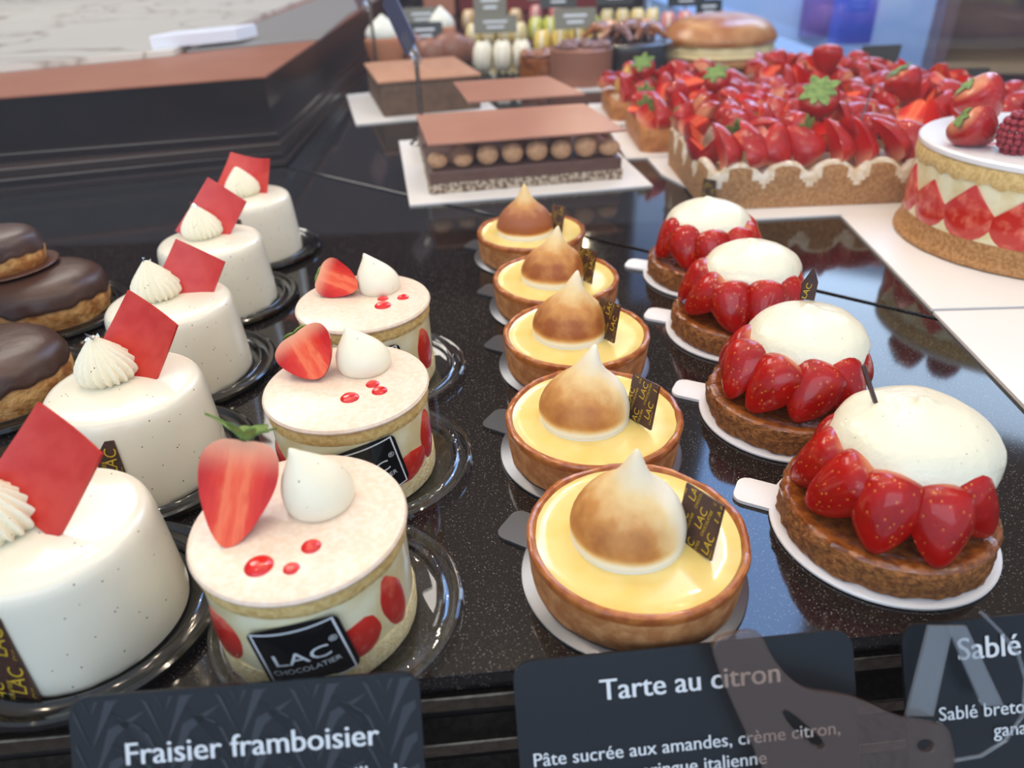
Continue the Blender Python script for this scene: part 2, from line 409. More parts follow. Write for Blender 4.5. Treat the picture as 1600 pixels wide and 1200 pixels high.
def meringue_mat(name, toast, ang):
    """toasted meringue: browned where the torch passed (one flank and a belt), white at the foot and along one stripe"""
    m = pm(name, (250, 244, 226), .55, sss=.15, bump=.06, bscale=500); nt = m.node_tree; N = nt.nodes.new; L = nt.links.new; b = nt.nodes['Principled BSDF']
    tc = N('ShaderNodeTexCoord'); sx = N('ShaderNodeSeparateXYZ'); L(tc.outputs['Object'], sx.inputs[0])
    z = N('ShaderNodeMapRange'); z.interpolation_type = 'SMOOTHSTEP'; z.inputs[1].default_value = .0022; z.inputs[2].default_value = .0075; L(sx.outputs['Z'], z.inputs[0])
    z2 = N('ShaderNodeMapRange'); z2.interpolation_type = 'SMOOTHSTEP'; z2.inputs[1].default_value = .030; z2.inputs[2].default_value = .012; z2.inputs[3].default_value = .25; z2.inputs[4].default_value = 1; L(sx.outputs['Z'], z2.inputs[0])
    dx = N('ShaderNodeMath'); dx.operation = 'MULTIPLY'; dx.inputs[1].default_value = cos(ang) / .014; L(sx.outputs['X'], dx.inputs[0])
    dy = N('ShaderNodeMath'); dy.operation = 'MULTIPLY_ADD'; dy.inputs[1].default_value = sin(ang) / .014; L(sx.outputs['Y'], dy.inputs[0]); L(dx.outputs[0], dy.inputs[2])
    sd = N('ShaderNodeMapRange'); sd.interpolation_type = 'SMOOTHSTEP'; sd.inputs[1].default_value = -1.0; sd.inputs[2].default_value = .35; sd.inputs[3].default_value = max(0, toast - .72) * 1.3; L(dy.outputs[0], sd.inputs[0])
    n = N('ShaderNodeTexNoise'); n.inputs['Scale'].default_value = 120; n.inputs['Detail'].default_value = 6; L(tc.outputs['Object'], n.inputs['Vector'])
    nn = N('ShaderNodeMapRange'); nn.inputs[1].default_value = .3; nn.inputs[2].default_value = .7; nn.inputs[3].default_value = .7; nn.inputs[4].default_value = 1.1; L(n.outputs[0], nn.inputs[0])
    p = z.outputs[0]
    for q in (z2, sd, nn):
        k = N('ShaderNodeMath'); k.operation = 'MULTIPLY'; L(p, k.inputs[0]); L(q.outputs[0], k.inputs[1]); p = k.outputs[0]
    k = N('ShaderNodeMath'); k.operation = 'MULTIPLY'; k.inputs[1].default_value = toast; L(p, k.inputs[0])
    r = N('ShaderNodeValToRGB'); e = r.color_ramp.elements; e[0].position = .05; e[0].color = lin((250, 244, 226)); e[1].position = 1; e[1].color = lin((158, 86, 36))
    for pp, c in ((.3, (238, 206, 146)), (.62, (204, 142, 74))): kk = e.new(pp); kk.color = lin(c)
    L(k.outputs[0], r.inputs[0]); L(r.outputs[0], b.inputs['Base Color'])
    return m

M = MATS

# ------------------------------------------------------------------ counter, case and staff side
FX, FY = -.012, .1517                                    # a point of the granite's front edge
def front(x): return FY + .063 * (x - FX)
IN, OUT = Vector((-.236, .7945)), Vector((.50, front(.50) + .0))     # the mitre of the corner runs from IN to OUT
md = (OUT - IN).normalized(); mn = Vector((md.y, -md.x))             # mn points to the front plate
g = .0024
a0, a1 = IN + mn * g, OUT + mn * g
t = thing('granite_counter_plate', 'black granite plate at the front carrying the rows of small pastries', 'counter', (0, 0, 0), 0, 'granite plates of the corner counter')
obj('stone_top', prism(NB(), [(-1.1, front(-1.1)), (a1.x, front(a1.x)), (a1.x, a1.y), (a0.x, a0.y), (-1.1, .70)], -.008, 0, .0008), M['granite'], t, False)
b0, b1 = IN - mn * g, OUT - mn * g
t = thing('granite_counter_plate', 'black granite plate behind the diagonal seam, under the log cakes and large tarts', 'counter', (0, 0, 0), 0, 'granite plates of the corner counter')
obj('stone_top', prism(NB(), [(b1.x, b1.y), (.535, front(.535)), (.535, 3.2), (-.30, 3.2), (b0.x, b0.y)], -.008, 0, .0008), M['granite'], t, False)
struct('floor', prism(NB(), [(-6, -3), (8, -3), (8, 9), (-6, 9)], -.95, -.90), M['floor_brown'])
t = thing('display_case_base', 'dark body of the display case under the granite plates', 'display case')
obj('case_body', prism(NB(), [(-1.1, front(-1.1) + .016), (.53, front(.53) + .016), (.53, 3.2), (-1.1, 3.2)], -.899, -.0085), M['vent_dark'], t, False)

# ventilation grille along the front edge
fd = Vector((1, .063, 0)).normalized(); fq = Vector((-.063, 1, 0)).normalized()
FM = Matrix(((fd.x, fq.x, 0, FX), (fd.y, fq.y, 0, FY), (0, 0, 1, 0), (0, 0, 0, 1)))
t = thing('vent_grille', 'dark ventilation slot with metal bars along the front edge of the counter', 'grille'); t.matrix_world = FM
obj('grille_back', box(NB(), (-1.0, .010, -.12), (.54, .014, -.009)), M['vent_dark'], t, False)
for z0, z1 in ((-.0175, -.0105), (-.0435, -.0365), (-.0700, -.0630), (-.097, -.09)):
    obj('metal_bar', box(NB(), (-1.0, -.0015, z0), (.54, .0095, z1), .0006), M['steel'], t, False)

# staff side of the inner corner: dark stepped rails, brown worktop, marble slab
def xy(p): return (p.x, p.y)
N0, N1, N2 = at(-260, 172, .08), at(415, 118, .08), at(572, 10, .08)
bk = [(-.33, 3.2), (-1.9, 3.2)]
t = thing('staff_worktop', 'brown worktop on a black gloss riser behind the counter at upper left', 'worktop')
obj('wood_top', prism(NB(), [xy(N0), xy(N1), xy(N2)] + bk, .0775, .08, .0006), M['wood_brown'], t, False)
def inset(z, d, z0, z1, y):
    p1 = at(428, y, z)
    return p1
obj('gloss_riser', prism(NB(), [(N0.x, N0.y + .004), (N1.x - .004, N1.y + .004), (N2.x - .004, N2.y)] + bk, .03, .0775), M['dark_trim'], t, False)
for k, (ya, yb, yc, z0, z1) in enumerate(((322, 250, 95, .0002, .006), (308, 238, 85, .006, .014), (290, 224, 70, .014, .022), (262, 208, 55, .022, .030))):
    A, B, C = at(-260, ya, z1), at(446 - k * 4, yb, z1), at(568, yc, z1)
    obj('track_step', prism(NB(), [xy(A), xy(B), (B.x - .012, C.y)] + [(B.x - .03, 3.2), (-1.9, 3.2)], z0, z1, .001), M['dark_rail'] if k % 2 == 0 else M['dark_trim'], t, False)
ms = [xy(at(-260, 135, .0805)), xy(at(0, 113, .0805)), xy(at(272, 87, .0805))]
mr = at(480, 1, .0805)
t = tag(obj('marble_slab', prism(NB(), ms + [xy(mr), (mr.x, 3.1), (-1.9, 3.1)], .0802, .0885, .0006), M['marble'], None, False), 'white veined marble slab lying on the brown worktop', 'slab')
p = [xy(at(x, y, .0806)) for x, y in ((292, 82), (500, 62), (546, 24))]
tag(obj('grey_board', prism(NB(), p + [(p[2][0] - .01, 2.6), (mr.x + .012, 2.6)], .0802, .0835, .0006), M['grey_board'], None, False), 'grey board lying on brown worktop beside the marble slab', 'board')
q0, q1, q2 = at(238, 77, .0887), at(372, 63, .0887), at(378, 52, .0887)
tag(obj('white_carton', prism(NB(), [xy(q0), xy(q1), (q1.x + .012, q1.y + .06), (q0.x + .012, q0.y + .06)], .0887, .105, .002), M['white_box'], None, False), 'flat white carton lying on the marble slab', 'box')

# far wall and right-hand side of the shop
struct('wall_right', box(NB(), (.70, 3.75, -.899), (2.6, 3.85, 1.6)), pm('pale_blue_reflection', (204, 224, 252), .5, c2=(184, 208, 248), scale=2))  # its pale blue colour stands in for reflections in the side glass
struct('wall_back', box(NB(), (-4, 5.2, -.9), (6, 5.3, 2.2)), pm('back_wall_paint', (92, 66, 62), .6, c2=(76, 56, 58), scale=3))
t = thing('red_display_box', 'dark red box with a peach side at far end of the counter', 'box', (0, 2.55, 0))
obj('box_body', box(NB(), (-.12, 0, 0), (.32, .2, .16), .004), M['red_panel'], t, False)
obj('side_panel', box(NB(), (-.225, -.05, 0), (-.13, .15, .17), .004), M['peach_panel'], t, False)

t = thing('glass_side_guard', 'clear glass guard on a pale blue metal ledge along right edge of the counter', 'glass guard')
obj('metal_ledge', box(NB(), (.5355, .19, -.02), (.600, 3.2, .004), .002), M['blue_trim'], t, False)
obj('glass_panel', box(NB(), (.606, .19, .002), (.612, 3.2, .155), .0005), M['pane_blue'], t, False)
obj('top_edge', box(NB(), (.6055, .19, .155), (.6125, 3.2, .158), .0005), M['blue_trim'], t, False)

t = thing('shelving_unit', 'dark brown shelving unit in the shop beyond the glass guard at upper right', 'shelving', (1.24, 2.15, -.9), radians(-24))
obj('back_panel', box(NB(), (0, .30, 0), (2.6, .33, 1.5)), M['shelf_brown'], t, False)
obj('side_panel', box(NB(), (-.03, 0, 0), (0, .33, 1.5)), M['shelf_brown'], t, False)
for z in (.1, .42, .74, 1.06, 1.4): obj('shelf', box(NB(), (0, 0, z), (2.6, .30, z + .025)), M['shelf_light'], t, False)
rnd = random.Random(5)
for i in range(9):
    x = .10 + i * .24; z = (.445, .765, 1.085)[i % 3]; w = .10 + rnd.random() * .08; h = .12 + rnd.random() * .1
    v = Matrix.Translation((1.24, 2.15, -.9)) @ Matrix.Rotation(radians(-24), 4, 'Z') @ Vector((x, .12, z + .0005))
    o = tag(obj('gift_box', box(NB(), (0, 0, 0), (w, .12, h), .004), M[('shelf_light', 'rose_box', 'violet_box')[i % 3]], None, False, v), ('tan', 'rose', 'violet')[i % 3] + ' gift box on the brown shelving unit beyond the glass', 'box', 'gift boxes on the shelving unit')
    o.rotation_euler.z = radians(-24)

tag(obj('pale_reflection_block', box(NB(), (.66, .6, -.8999), (1.10, 3.7, -.25), .004), M['reflection_pale'], None, False), 'pale blue counter in the shop beyond the glass guard at upper right', 'counter')  # light block painted in place of pale reflections at the glass guard
for k, (px, py, m, w, h, lab) in enumerate(((1225, 52, 'rose_box', .14, .20, 'rose pink package standing on the pale counter beyond the glass guard'), (1273, 58, 'violet_box', .14, .20, 'violet package between the rose package and the blue bag'), (1325, 68, 'blue_bag', .16, .27, 'bright blue bag standing on the pale counter beyond the glass guard'))):
    p = at(px, py, -.25)
    o = tag(obj('package', box(NB(), (-w / 2, -.05, 0), (w / 2, .05, h), .01), M[m], None, True, (p.x, p.y, -.2498)), lab, 'package')

# front pane between the visitor and the case
t = struct('window_1', box(NB(), (-1.0, .045, -.25), (.9, .051, .62), .0004), M['pane'])

# ------------------------------------------------------------------ strawberries
BPROF = smooth_prof([(0, 0), (.22, .035), (.46, .14), (.70, .30), (.90, .50), (1, .70), (.93, .86), (.62, .965), (.25, .985), (0, .97)], 3)
def berry_mesh(kind, W, Lh, seed):
    """strawberry mesh, tip down at -Lh/2, stem end at +Lh/2; half and quarter keep y > 0 (and x > 0)"""
    bm = NB(); rr = random.Random(seed); ox = rr.random() * 50
    def mod(t, r, z):
        k = 1 + .07 * noise.noise(Vector((cos(t) * 1.3 + ox, sin(t) * 1.3, z * 3)))
        return r * W * k, (z - .5) * Lh
    lathe(bm, BPROF, 28, mod)
    bmesh.ops.recalc_face_normals(bm, faces=bm.faces)
    cuts = {'whole': [], 'half': [(0, -1, 0)], 'quarter': [(0, -1, 0), (-.94, -.34, 0)]}[kind]
    for i, no in enumerate(cuts):
        co = (0, 0, 0) if i == 0 else (0, W * .12, 0)
        r = bmesh.ops.bisect_plane(bm, geom=list(bm.verts) + list(bm.edges) + list(bm.faces), plane_co=co, plane_no=no, clear_outer=True)
        es = [e for e in r['geom_cut'] if isinstance(e, bmesh.types.BMEdge)]
        f = bmesh.ops.contextual_create(bm, geom=es)['faces']
        for q in f: q.material_index = 1
    bm.normal_update()
    me = bpy.data.meshes.new('strawberry'); bm.to_mesh(me); bm.free()
    me.materials.append(M['berry_skin']); me.materials.append(M['berry_flesh'])
    me.polygons.foreach_set('use_smooth', [p.material_index == 0 for p in me.polygons]); me.set_sharp_from_angle(angle=radians(40))
    return me
BM_CACHE = {}
def berry(kind, W, Lh, seed, parent, mw, name=None, calyx=None):
    key = (kind, W, Lh, seed)
    if key not in BM_CACHE: BM_CACHE[key] = berry_mesh(*key)
    o = bpy.data.objects.new(name or {'whole': 'strawberry', 'half': 'strawberry_half', 'quarter': 'strawberry_wedge'}[kind], BM_CACHE[key]); COL.objects.link(o)
    o.parent = parent; o.matrix_basis = mw
    if calyx: make_calyx(o, W, Lh, *calyx)
    return o
def make_calyx(o, W, Lh, angles, ln, lift):
    """green leaves on the stem end"""
    bm = NB()
    for a, k in angles:
        a = radians(a); L1 = ln * k; pts = []; n = 7
        d = Vector((cos(a), sin(a), 0)); s = Vector((-sin(a), cos(a), 0)); prev = None
        for i in range(n):
            t = i / (n - 1); wd = L1 * .24 * sin(pi * min(1, t * .85 + .12)) ** .8 * (1 if i < n - 1 else .05)
            c = d * (L1 * t) + Vector((0, 0, Lh / 2 - Lh * .02 + L1 * (lift * t - .25 * t * t)))
            row = [bm.verts.new(c + s * wd * q + Vector((0, 0, (.0002 if abs(q) else -.0001) + up))) for up in (0, .0005) for q in (-1, 0, 1)]
            if prev:
                for i0, i1 in ((0, 1), (1, 2)):
                    bm.faces.new((prev[i0], prev[i1], row[i1], row[i0])); bm.faces.new((prev[3 + i1], prev[3 + i0], row[3 + i0], row[3 + i1]))
                bm.faces.new((prev[0], row[0], row[3], prev[3])); bm.faces.new((prev[2], prev[5], row[5], row[2]))
            prev = row
    return obj('calyx', bm, M['leaf_green'], o)

# ------------------------------------------------------------------ cream shapes
def peak_mesh(R, H, lean=(0, 0), seed=0, base=.86):
    """smooth piped drop with a pointed tip"""
    prof = smooth_prof([(0, 0), (R * .8, 0), (R * .96, H * .07), (R, H * .2), (R * .94, H * .36), (R * .76, H * .54), (R * .48, H * .72), (R * .24, H * .86), (R * .09, H * .96), (0, H)], 4)
    bm = NB()
    lathe(bm, prof, 40, lambda t, r, z: (r * (1 + .02 * nz(cos(t) + seed, sin(t), z * 60, 1.1)), z))
    for v in bm.verts:
        k = max(0, v.co.z / H) ** 2.2; v.co.x += lean[0] * k; v.co.y += lean[1] * k
    return bm
def kiss_mesh(R, H, lean, seed):
    """meringue kiss: wide low drop with a long drawn-out tip"""
    prof = smooth_prof([(0, 0), (R * .90, 0), (R * .985, H * .03), (R, H * .09), (R * .99, H * .20), (R * .91, H * .325), (R * .755, H * .455), (R * .55, H * .56), (R * .385, H * .65), (R * .255, H * .75), (R * .145, H * .87), (R * .055, H * .97), (0, H)], 4)
    bm = NB()
    lathe(bm, prof, 48, lambda t, r, z: (r * (1 + .015 * nz(cos(t) + seed, sin(t), z * 60, 1.1)), z))
    for v in bm.verts:
        k = max(0, v.co.z / H) ** 2.5; v.co.x += lean[0] * k; v.co.y += lean[1] * k
    return bm
def rosette_mesh(R, H, lean, n=16, twist=.5):
    prof = smooth_prof([(0, 0), (R * .62, 0), (R * .84, H * .04), (R, H * .18), (R * .97, H * .34), (R * .80, H * .52), (R * .52, H * .72), (R * .27, H * .88), (R * .12, H * .97), (0, H)], 5)
    bm = NB()
    def mod(t, r, z):
        a = t * n / 2 + twist * n / 2 * z / H
        return r * (1.05 - .20 * abs(cos(a)) ** 1.7), z
    lathe(bm, prof, n * 8, mod)
    for v in bm.verts:
        k = max(0, v.co.z / H) ** 2; v.co.x += lean[0] * k; v.co.y += lean[1] * k
    return bm

def dish_mesh(R):
    """round plastic pastry dish with raised double rim"""
    q = (R - .0362) / (.049 - .0362); sc = lambda r: r if r <= .0362 else .0362 + (r - .0362) * q
    pr = [(0, .0004), (.034, .0004), (.0360, .0012), (.0372, .0036), (.0384, .0040), (.0398, .0032), (.0432, .0031), (.0452, .0046), (.0470, .0050), (.0484, .0044), (.049, .0026)]
    lo = [(.0484, .0024), (.0476, .0036), (.0462, .0038), (.0448, .0032), (.0434, .0021), (.0398, .0021), (.0384, .0027), (.0374, .0024), (.0364, .0004), (.034, 0), (0, 0)]
    return lathe(NB(), [(sc(r), z) for r, z in pr + lo], 72)

def plaque_mesh(w, h, t, size, seed=0, shear=0, both=False):
    """square chocolate plaque in XY with a printed repeat of gold lettering; returns plate mesh and print mesh"""
    pl = box(NB(), (-w / 2, -h / 2, 0), (w / 2, h / 2, t), t * .25)
    pr = NB(); row = 0; y = -h * 1.3
    while y < h * 1.3:
        x = -w * 1.4 + (row % 2) * size * 1.6 + seed
        while x < w * 1.4:
            merge(pr, text_bm('LAC', size), Matrix.Translation((x, y, t + .00012)))
            merge(pr, text_bm('CHOCOLATIER', size * .36), Matrix.Translation((x, y - size * .42, t + .00012)))
            x += size * 3.0
        y += size * 1.45; row += 1
    bmesh.ops.rotate(pr, verts=pr.verts, cent=(0, 0, 0), matrix=Matrix.Rotation(shear, 3, 'Z'))
    m = .96
    clip(pr, [((w / 2 * m, 0, 0), (1, 0, 0)), ((-w / 2 * m, 0, 0), (-1, 0, 0)), ((0, h / 2 * m, 0), (0, 1, 0)), ((0, -h / 2 * m, 0), (0, -1, 0))])
    return pl, pr
def plaque(parent, w, h, t, size, mw, seed=0, shear=0):
    a, b = plaque_mesh(w, h, t, size, seed, shear)
    p = obj('chocolate_plaque', a, M['dark_chocolate'], parent, False, None, mw)
    obj('gold_lettering', b, M['gold_print'], p, False)
    return p

# ------------------------------------------------------------------ fraisiers
FPOS = [(-.0715, .1785), (-.0707, .2629), (-.0765, .3462)]
def sticker(parent, R, az, zc, w, h, roll):
    """black maker's sticker with white frame and lettering, wrapped round the cylinder"""
    cr, sr = cos(roll), sin(roll)
    def wrap(x, y, z, off=0):
        X = x * cr - y * sr; Y = x * sr + y * cr
        a = az + X / R
        return ((R + off + z) * cos(a), (R + off + z) * sin(a), zc + Y)
    s = obj('brand_sticker', slab(NB(), rrect(w, h, w * .1, 4), .0004, 8, lambda x, y, z: wrap(x, y, z, .0003)), M['sticker_black'], parent)
    bm = NB()
    m = w * .9; lw = w * .022
    for a, b in (((-m / 2, -m / 2), (m / 2, -m / 2 + lw)), ((-m / 2, m / 2 - lw), (m / 2, m / 2)), ((-m / 2, -m / 2 + lw), (-m / 2 + lw, m / 2 - lw)), ((m / 2 - lw, -m / 2 + lw), (m / 2, m / 2 - lw))):
        n = 10 if abs(b[0] - a[0]) > .01 else 1
        for k in range(n):
            x0 = a[0] + (b[0] - a[0]) * k / n; x1 = a[0] + (b[0] - a[0]) * (k + 1) / n
            bm.faces.new([bm.verts.new(wrap(x, y, .00085)) for x, y in ((x0, a[1]), (x1, a[1]), (x1, b[1]), (x0, b[1]))])
    fn = lambda x, y, z: wrap(x, y, .00085)
    tb = text_bm('LAC', w * .30); bmesh.ops.scale(tb, vec=(1.15, .85, 1), verts=tb.verts)
    merge(bm, tb, Matrix.Translation((-.02 * w, -.06 * w, 0)), fn)
    merge(bm, text_bm('CHOCOLATIER', w * .108), Matrix.Translation((-.02 * w, -.20 * w, 0)), fn)
    merge(bm, text_bm('®', w * .12), Matrix.Translation((.36 * w, .11 * w, 0)), fn)
    obj('white_lettering', bm, M['sticker_white'], s, False)
def side_slice(parent, R, az, zc, w, h, roll=0, pointed=True):
    pts = []
    for k in range(28):
        a = 2 * pi * k / 28; y = cos(a); x = sin(a)
        x *= (1 - .55 * max(0, y) ** 1.5) if pointed else 1
        pts.append((x * w / 2 * (1 + .06 * nz(k * .7, az, 0, 1)), y * h / 2))
    cr, sr = cos(roll), sin(roll)
    def fn(x, y, z):
        e = min(1, sqrt((2 * x / w) ** 2 + (2 * y / h) ** 2)); X = x * cr - y * sr; Y = x * sr + y * cr
        rr = R - .0006 + (z / .001) * (.0014 * (1 - e ** 4) + .0003)
        a = -pi / 2 + X / R
        return (rr * cos(a), rr * sin(a), zc + Y)
    o = obj('strawberry_slice', slab(NB(), pts, .001, 6, fn), M['berry_flesh_side'], parent)
    o.rotation_euler.z = az + pi / 2
def side_mat():
    m = pm('berry_flesh_side', (196, 44, 34), .25, c2=(226, 118, 96), scale=110, lo=.5, hi=.75, coat=.4)
side_mat()
def fraisier(i):
    x, y = FPOS[i]
    t = thing('strawberry_cream_cake', ('round strawberry cream cake nearest the tall tilted strawberry and black sticker at the front', 'middle of the three round strawberry cream cakes, black sticker half hidden by the front one', 'rearmost of the three round strawberry cream cakes, strawberry lying on its side')[i], 'cake', (x, y, .0006), 0, 'round strawberry cream cakes')
    R = .0335
    rough = lambda s: (lambda a, r, z: (r * (1 + .012 * nz(cos(a) * 9, sin(a) * 9, z * 700 + s, 1)) if r > .03 else r, z))
    obj('sponge_base', lathe(NB(), [(0, 0), (.033, 0), (.0341, .0015), (.0342, .0045), (.0342, .0085), (.0338, .0105), (0, .0105)], 72, rough(i)), M['sponge_pale'], t)
    obj('cream_body', lathe(NB(), [(0, .0100), (R, .0100), (R, .018), (R, .027), (R, .0362), (0, .0362)], 64), M['fraisier_cream'], t)
    obj('sponge_layer', lathe(NB(), [(0, .0360), (.0334, .0360), (.0341, .0370), (.0342, .0395), (.0340, .0415), (.0330, .0420), (0, .0420)], 72, rough(i + 9)), M['sponge'], t)
    obj('almond_disc', lathe(NB(), [(0, .0418), (.0338, .0418), (.0349, .0426), (.0352, .0436), (.0346, .0447), (.0330, .0451), (0, .0452)], 72), M['almond_disc'], t)
    # strawberry slices pressed against the side
    for az, zc, w, h, rl in ([(-136, .019, .026, .021, .9), (-52, .0175, .017, .018, -.5), (-26, .0215, .012, .029, .25)], [(-38, .0150, .026, .015, .2), (-12, .022, .014, .028, .1), (-150, .018, .018, .02, .3)], [(-62, .024, .013, .020, -.2), (-20, .020, .015, .030, .2), (-150, .02, .016, .02, 0)])[i]:
        side_slice(t, R, radians(az), zc, w, h, rl)
    sticker(t, R + .0015, radians((-82, -70, -74)[i]), (.0205, .0220, .019)[i], .0285, .0265, radians((9, 11, 10)[i]))
    top = .0452
    if i == 0:
        mw = basis((-.03, .62, .78), (.25, -.75, .62), (-.0170, -.0015, top + .0126))
        mw = basis((.14, .66, .74), (-.18, .80, -.52), (-.0175, -.0010, top + .0128))
        berry('half', .0124, .0345, 3, t, mw, calyx=(((165, 1.0), (100, .7), (70, .9), (30, .7), (235, .6), (0, .5), (300, .5)), .0145, .75))
        pk = peak_mesh(.0118, .0235, (-.0060, -.001), 1); ploc = (.0055, .0085, top - .0003)
        dots = ((-.0075, -.0205, .0045), (.0068, -.0130, .0032), (.0028, -.0220, .0026))
    elif i == 1:
        mw = basis((-.50, .55, .62), (.05, .82, -.52), (-.0165, .0080, top + .0100))
        berry('half', .0130, .0235, 8, t, mw, calyx=(((120, .8), (70, .9), (30, .7), (170, .6)), .0095, .35))
        pk = peak_mesh(.0118, .0200, (-.0060, .001), 4); ploc = (.0060, .0135, top - .0003)
        dots = ((.0035, -.0120, .0040), (.0115, -.0020, .0030), (.0152, -.0075, .0034))
    else:
        mw = basis((-.88, .30, .25), (.12, .76, -.52), (-.0135, .0080, top + .0080))
        berry('half', .0105, .0235, 12, t, mw, calyx=(((120, .9), (70, .8), (20, .7), (170, .7)), .0085, .1))
        pk = peak_mesh(.0115, .0205, (-.0060, .001), 7); ploc = (.0070, .0135, top - .0003)
        dots = ((.0115, -.0080, .0044), (.0105, .0005, .0030), (.0210, .0010, .0032))
    obj('cream_drop', pk, M['cream_specked'], t, True, ploc)
    for dx, dy, r in dots:
        obj('raspberry_dot', lathe(NB(), smooth_prof([(0, r * .42), (r * .55, r * .36), (r * .9, r * .15), (r, 0)], 4) + [(0, 0)], 24), M['raspberry_gel'], t, True, (dx, dy, top - .0001))
    return t
DISH_LAB = ('clear plastic dish under the front strawberry cream cake', 'clear plastic dish under the middle strawberry cream cake', 'clear plastic dish under the rear strawberry cream cake')
for i in range(3):
    fraisier(i)
    tag(obj('pastry_dish', dish_mesh(.0450), M['clear_plastic'], None, True, (FPOS[i][0] + .006, FPOS[i][1] + .001, .0001)), DISH_LAB[i], 'dish', 'clear dishes under the strawberry cream cakes')

# ------------------------------------------------------------------ vanilla domes
VPOS = [(-.157, .1815), (-.1700, .2700), (-.1832, .3565), (-.1926, .4500), (-.1960, .5420)]
VLAB = ('white vanilla cake at left edge, nearest and partly cut off by the frame', 'white vanilla cake second from front with a gold printed chocolate strip on its side', 'white vanilla cake in the middle of its row, red square tucked low behind the swirl',
        'white vanilla cake fourth from front, large red square behind its swirl', 'white vanilla cake at the far end of its row, red plaque curling over')
# red plaque: centre offset, centre height above top, width, height, plane normal, in-plane up, bend
VRED = [((.0045, .007), .0160, .031, .034, (-.15, -.80, .55), (.55, .35, .75), 6), ((.004, .012), .0085, .031, .046, (-.20, -.85, .45), (.50, .25, .8), 6),
        ((.009, .012), .0055, .029, .036, (.10, -.90, .40), (.45, .30, .8), 8), ((.001, .014), .0095, .031, .041, (-.05, -.88, .45), (.55, .25, .8), 5), ((.002, .014), .0105, .034, .028, (.0, -.85, .5), (.25, .40, .8), 22)]
VROS = [(-.0125, -.001), (-.0075, .006), (-.007, .006), (-.005, .006), (-.002, .004)]
def vanilla(i):
    x, y = VPOS[i]
    t = thing('vanilla_cake', VLAB[i], 'cake', (x, y, .0006), 0, 'white vanilla cakes with red plaques')
    H = .045
    prof = [(0, 0), (.0338, 0), (.0344, .0006), (.0345, .003), (.0342, .012), (.0337, .024), (.0331, .034), (.0326, .0395), (.0318, .0425), (.0303, .0442), (.0280, .0449), (.020, .0450), (.010, .0450), (0, .0450)]
    def mod(a, r, z):
        if z < .002: return r * (1 - .02 * max(0, nz(cos(a) * 2.2 + i, sin(a) * 2.2, 0, 2.0))), z
        return r, z
    obj('glazed_body', lathe(NB(), prof, 80, mod), M['vanilla_glaze'], t)
    rx, ry = VROS[i]
    r = obj('cream_swirl', rosette_mesh(.0124, .0210, (-.0015, 0), 20, .3), M['cream_specked'], t, True, (rx, ry, H - .0004))
    if i != 4:
        rr = random.Random(i); bm = NB()
        for k in range(9):
            c = Vector((-.0015 + rr.uniform(-.0022, .0022), rr.uniform(-.002, .002), .0198 + rr.uniform(-.0012, .0022))); v = [bm.verts.new(c + Vector((rr.uniform(-.0018, .0018), rr.uniform(-.0018, .0018), rr.uniform(-.0014, .0014)))) for _ in range(4)]
            for q in ((0, 1, 2), (0, 2, 3), (0, 3, 1), (1, 3, 2)): bm.faces.new([v[a] for a in q])
        obj('silver_leaf', bm, M['silver_leaf'], r, False)
    (cx, cy), ch, w, h, nrm, upv, bend = VRED[i]
    k = bend
    bm = gridplate(NB(), w, h, .0012, 14, 14, lambda a, b, z: (a, b, z + k * (a + b * .5) ** 2))
    obj('red_plaque', bm, M['red_chocolate'], t, True, None, basis(nrm, upv, (cx, cy, H + ch)))
    # dark strip with gold lettering on the front left of the side
    R = .0350; az = radians((-105, -93, -97, -100, -100)[i]); W, Hh = .022, .036
    def wrap(off): return lambda px, py, pz: ((R + off + pz - .00045 * 0 - (py) * .065) * cos(az + px / R), (R + off + pz - (py) * .065) * sin(az + px / R), .0195 + py)
    p = obj('chocolate_strip', slab(NB(), rrect(W, Hh, .0004, 2), .0008, 10, wrap(-.0010)), M['dark_chocolate'], t)
    pr = NB()
    for cx_ in (-.0085, .0005, .0095):
        for yy in (-.016, .001, .018):
            q = yy + (cx_ * .8)
            rot = Matrix.Rotation(radians(78), 4, 'Z')
            merge(pr, text_bm('LAC', .0068), Matrix.Translation((cx_, q, 0)) @ rot)
            merge(pr, text_bm('CHOCOLATIER', .0023), Matrix.Translation((cx_ + .0031, q, 0)) @ rot)
    clip(pr, [((W * .48, 0, 0), (1, 0, 0)), ((-W * .48, 0, 0), (-1, 0, 0)), ((0, Hh * .49, 0), (0, 1, 0)), ((0, -Hh * .49, 0), (0, -1, 0))])
    fn = wrap(.00005)
    for v in pr.verts: v.co = fn(v.co.x, v.co.y, 0)
    obj('gold_lettering', pr, M['gold_print'], p, False)
    return t
VD = ('black round dish under the nearest white vanilla cake', 'black round dish under the white cake second from front', 'black round dish under the middle white cake', 'black round dish under the white cake fourth from front', 'black round dish under the farthest white cake')
for i in range(5):
    vanilla(i)
    tag(obj('pastry_dish', dish_mesh(.0468), M['black_plastic'], None, True, (VPOS[i][0] + .002, VPOS[i][1], .0001)), VD[i], 'dish', 'black dishes under the white vanilla cakes')

